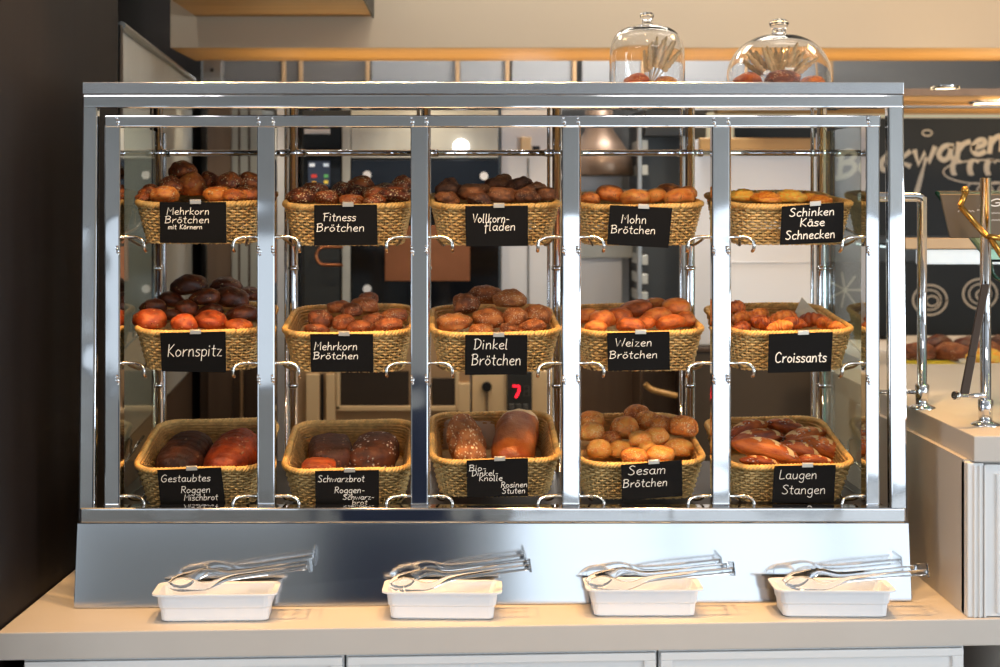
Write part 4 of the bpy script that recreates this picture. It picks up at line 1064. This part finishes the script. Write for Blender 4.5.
# glass guard on the raised counter
gy1, gy2 = F * (ZC - zr) / (425 - CY) - D, F * (ZC - zr) / (408 - CY) - D
gg = thing('glass_guard', 'chrome-posted glass sneeze guard on the raised counter', 'glass guard', W(955, 415, (gy1 + gy2) / 2))
for px, Y, yt in ((985.5, gy1, 178), (922, gy2, 197)):
    p = W(px, 0, Y); bm = newbm(); tube(bm, [(p.x, Y, zr), (p.x, Y, W(0, yt, Y).z)], .013 if px > 950 else .0125, 18)
    lathe(bm, [(0, .008), (.016, .008), (.018, .06), (.016, .062), (0, .062)], (p.x, Y, zr), 20); lathe(bm, [(.034, 0), (.034, .003), (.014, .012)], (p.x, Y, zr), 24)
    obj('post', bm, M_chrome, gg)
bm = newbm(); a = W(922, 197, gy2); tube(bm, bend([a + Vector((0, 0, -.03)), a, a + Vector((-.16, 0, 0))], .02), .0125, 14); obj('top_rail', bm, M_chrome, gg)
bm = newbm(); a = W(922, 392, gy2); tube(bm, [a, a + Vector((-.12, 0, 0))], .006, 10); obj('lower_rail', bm, M_chrome, gg)
bm = newbm(); q = [W(990, 262, gy1 + .02), W(1130, 262, gy1 + .02), W(1130, 193, gy1 + .5), W(937, 193, gy1 + .5)]
hexa(bm, q + [p + Vector((0, .006, .006)) for p in q]); obj('slanted_pane', bm, glass('guard_glass', (190, 235, 210)), gg)
bm = newbm(); tube(bm, [q[3], q[0]], .006, 8); tube(bm, bend([q[0], q[0] + Vector((.01, 0, -.04)), q[0] + Vector((.05, 0, -.05))], .02), .005, 8); obj('green_edge', bm, mat('glass_edge_green', (28, 74, 52), .2), gg)
bm = newbm(); a, c = W(986, 284, gy1 - .03), W(965, 394, gy1 - .06); mid = (a + c) / 2
for u0, u1, w in ((0, .66, .009), (.66, 1, .010)):
    p, q_ = a.lerp(c, u0), a.lerp(c, u1); dx = Vector((w, 0, 0)); dy = Vector((0, .008, 0))
    hexa(bm, [q_ - dx, q_ + dx, p + dx, p - dx, q_ - dx + dy, q_ + dx + dy, p + dx + dy, p - dx + dy], .001)
obj('arm', bm, mat('bronze_dark', (66, 54, 46), .35, .7), gg)
bm = newbm(); a = W(985, 395.5, gy1 - .01); c = W(958, 395.5, gy1 - .05); tube(bm, [a, c], .006, 12); tube(bm, [c, c + (c - a).normalized() * .012], .010, 14); obj('clamp_pin', bm, M_chrome, gg)
# serving case beyond: lit glass shelf, back ledge with breads
sv = thing('serving_case', 'lit glass serving case beyond the chrome posts', 'display case', W(960, 410, 1.3))
bm = newbm(); rbox(bm, 905, 238, 1110, 249, 1.3, .02, .002); obj('front_edge', bm, P_tan, sv)
bm = newbm(); p, q_ = W(905, 249, 1.3), W(1110, 249, 1.3); box(bm, p.x, q_.x, 1.32, 1.9, p.z - .004, p.z + .004); obj('shelf', bm, M_gpane, sv)
bm = newbm(); rbox(bm, 918, 250, 1110, 264, 1.88, .02); obj('lit_backing', bm, mat('lit_white', (235, 242, 250), .5, emit=.5), sv)
za = W(0, 384, 1.0).z
bm = newbm(); p = W(905, 0, 1.27); box(bm, p.x, 4.0, 1.27, 2.5, .002, za - .01, .003); obj('base', bm, M_counter, sv)
bm = newbm(); rbox(bm, 905, 336, 1110, 384, 2.4, .02); obj('rear_wall', bm, mat('case_rear', (200, 190, 176), .5), sv)
for i, (px, py, w, h) in enumerate(((918, 362, 34, 22), (938, 352, 30, 22), (952, 363, 36, 22), (968, 350, 30, 20), (985, 360, 36, 24), (1004, 352, 34, 22))):
    Y = 1.75 + (i % 2) * .25; s = (D + Y) / F; o = place_mesh('dark_loaf', K['kd' if i % 2 else 'meh'][i % 3]); o.location = W(px, py, Y); o.location.z = za - .01 + h * s * .32; o.scale = (w * s / 2, w * s / 2, h * s / 2)
    tag(o, '%s loaf in the serving case, %s counting from the chrome post' % (('dusty brown', 'dark brown')[i % 2], ORD[i]), 'bread', 'loaves in the serving case')
bm = newbm(); p, q_ = W(928, 0, 1.35), W(974, 0, 1.35); box(bm, p.x, q_.x, 1.30, 1.6, za - .009, za + .006, .003)
tag(obj('yellow_mat', bm, mat('yellow_mat', (232, 206, 40), .5)), 'bright yellow sheet lying in the serving case', 'mat')
bm = newbm(); p = W(992, 378, 1.36)
lathe(bm, [(0, 0), (.06, 0), (.085, .03), (.088, .03), (.062, -.003), (0, -.003)], (p.x, 1.42, za - .005), 28); tr_ = thing('pastry_plate', 'glass plate of orange pastry beside the yellow sheet', 'plate', (p.x, 1.42, za - .005)); obj('plate', bm, M_white, tr_)
o = place_mesh('glazed_pastry', K['snail'][0]); o.location = (p.x, 1.42, za + .035); o.scale = (.068, .06, .03); tag(o, 'reddish orange glazed pastry on the plate in the serving case', 'pastry')
# menu stand with golden strap
ms = thing('menu_stand', 'brass-framed olive menu stand at the chrome-posted glass guard', 'menu stand', W(975, 262, gy1 + .2))
Ym = gy1 + .05
bm = newbm(); qbox(bm, ((940, 194), (1060, 194), (1060, 238), (950, 238)), Ym, .008, .002); obj('board', bm, mat('olive_board', (92, 78, 56), .4), ms)
fm = lambda x, y: W(x, y, Ym - .003)
bm = newbm(); write(bm, 'G', 989, 1001, 206, 7, fm, 1.1)
for k, (x0, x1, y) in enumerate(((958, 974, 211), (977, 984, 210), (986, 1002, 213), (986, 1000, 220))):
    ribbon(bm, [Vector((x0 + j * (x1 - x0) / 10, y + (-1) ** j * .8)) for j in range(11)], fm, .5)
obj('lettering', bm, M_chalk, ms)
bm = newbm()
for A_, B_ in (((966, 191), (960, 206)), ((960, 206), (986, 236)), ((986, 236), (1010, 240)), ((990, 238), (1006, 262))):
    p, q_ = W(*A_, gy1 - .035), W(*B_, gy1 - .035); tube(bm, [p, q_], .0075, 6)
ball(bm, W(965, 190, gy1 - .035), .010, 10, 6); obj('frame', bm, mat('brass', (190, 140, 66), .25, .9), ms)
bm = newbm(); p = W(1006, 240, gy1 - .035); tube(bm, [p, (p.x, p.y, zr + .001)], .006, 8); obj('stem', bm, M_chrome, ms)

# ================================================================== LIGHT
def area(name, loc, rot, sx, sy, power, col, spread=math.pi):
    l = bpy.data.lights.new(name, 'AREA'); l.shape = 'RECTANGLE'; l.size = sx; l.size_y = sy; l.energy = power; l.color = col; l.spread = spread
    o = bpy.data.objects.new(name, l); COL.objects.link(o); o.location = loc; o.rotation_euler = rot; return o
def spot(name, loc, target, power, col, size=60, blend=.5, rad=.03):
    l = bpy.data.lights.new(name, 'SPOT'); l.energy = power; l.color = col; l.spot_size = math.radians(size); l.spot_blend = blend; l.shadow_soft_size = rad
    o = bpy.data.objects.new(name, l); COL.objects.link(o); o.location = loc
    o.rotation_euler = (Vector(target) - Vector(loc)).to_track_quat('-Z', 'Y').to_euler(); return o
DAY = (.80, .91, 1.0); WARM = (1.0, .54, .19)
area('daylight_shop_window', (3.17, -7.3, 1.03), (math.radians(90), 0, 0), 4.9, 2.05, 58, DAY)
area('daylight_narrow_window', (-2.92, -7.3, 1.03), (math.radians(90), 0, 0), .95, 2.0, 6, DAY)
area('daylight_low_window', (-1.5, -7.3, 1.45), (math.radians(90), 0, 0), 1.6, 1.2, 4.5, DAY)
for i, x in enumerate((-.8, -.25, .3, .85)):
    spot('counter_spot', (x, -.33, 3.05), (x + .01, -.09, .7), 120, WARM, 50, .6, .035)
    spot('case_spot', (x, -1.15, 3.05), (x, .08, 1.25), 62, (1.0, .66, .34), 42, .7, .05)
for x in (-.9, .0, .9): area('kitchen_fill', (x, 1.2, 3.05), (0, 0, 0), .5, .5, 7, (1, .94, .85))  # unseen area lights added to brighten the kitchen background
for x in (-.95, -.15, .65, 1.2): spot('soffit_fill_spot', (x, 2.05, 2.17), (x, 2.5, .9), 13, (1, .84, .62), 95, .8, .02)  # added spots without fixtures, to brighten the lower ovens
for x in (-.4, .9): area('kitchen_rear_fill', (x, 2.1 if x < 0 else 2.5, 3.05), (0, 0, 0), .6, .4, 40, (.97, .98, 1))  # unseen lights added to lift the fridge side and rear panels
spot('panel_fill_spot', (1.0, -.2, 3.05), (1.15, .0, .7), 75, WARM, 40, .6, .035)  # extra warm spot added to tint the raised counter's side
area('counter_right_light', (2.0, .6, 3.05), (0, 0, 0), .5, .5, 22, (1, .66, .32))
area('soffit_fill', (.8, 2.1, 1.9), (math.pi, 0, 0), 3.2, .2, 9, (1, .72, .36))  # added upward fill hidden behind the case, for the soffit's warm glow
area('canopy_fill', (2.9, 2.7, 1.72), (math.pi, 0, 0), 1.6, .3, 10, (1, .68, .34))  # added upward fill, no lamp here, to warm the canopy slats
area('side_daylight_fill', (5.86, -4.3, 1.35), (0, math.radians(90), 0), 2.1, 4.2, 290, DAY)  # invented side window, added to light the fronts outside the chrome's reflection
area('left_daylight_fill', (-5.86, -4.3, 1.35), (0, math.radians(-90), 0), 2.1, 3.0, 130, DAY)  # invented window opposite, added as frontal fill from the left
for x in (-1.6, 1.4): area('shop_fill', (x, -2.6, 3.08), (0, 0, 0), 1.2, .6, 16, (1, .96, .92))  # unseen overhead panels added as neutral fill for the fronts
for (px, py) in ((945, 89.5), (990, 104)):
    d_ = F * (zc - .01 - ZC) / (CY - py); spot('canopy_lamp', ((px - CX) * d_ / F, d_ - D, zc - .02), ((px - CX) * d_ / F, d_ - D + .1, 1), 14, (1, .8, .55), 110, .8)

w = bpy.data.worlds.new('world'); sc.world = w; w.use_nodes = True
bgn = w.node_tree.nodes['Background']; bgn.inputs['Color'].default_value = (.80, .90, 1.0, 1); bgn.inputs['Strength'].default_value = 0.25

# ================================================================== CAMERA
cam = bpy.data.cameras.new('camera'); co = bpy.data.objects.new('camera', cam); COL.objects.link(co); sc.camera = co
co.location = (0, -D, ZC); co.rotation_euler = (math.radians(90), 0, 0)
cam.sensor_width = 36; cam.lens = F * 36 / 1000.0
cam.shift_x = (500 - CX) / 1000.0; cam.shift_y = -(333.5 - CY) / 1000.0
cam.dof.use_dof = True; cam.dof.focus_distance = D + .05; cam.dof.aperture_fstop = 3.2
sc.view_settings.view_transform = 'Standard'; sc.view_settings.look = 'None'; sc.view_settings.gamma = 1.0; sc.view_settings.use_curve_mapping = False
sc.view_settings.exposure = -0.05
sc.cycles.use_denoising = True
sc.cycles.max_bounces = 14; sc.cycles.transmission_bounces = 10; sc.cycles.glossy_bounces = 6
sc.cycles.caustics_reflective = False
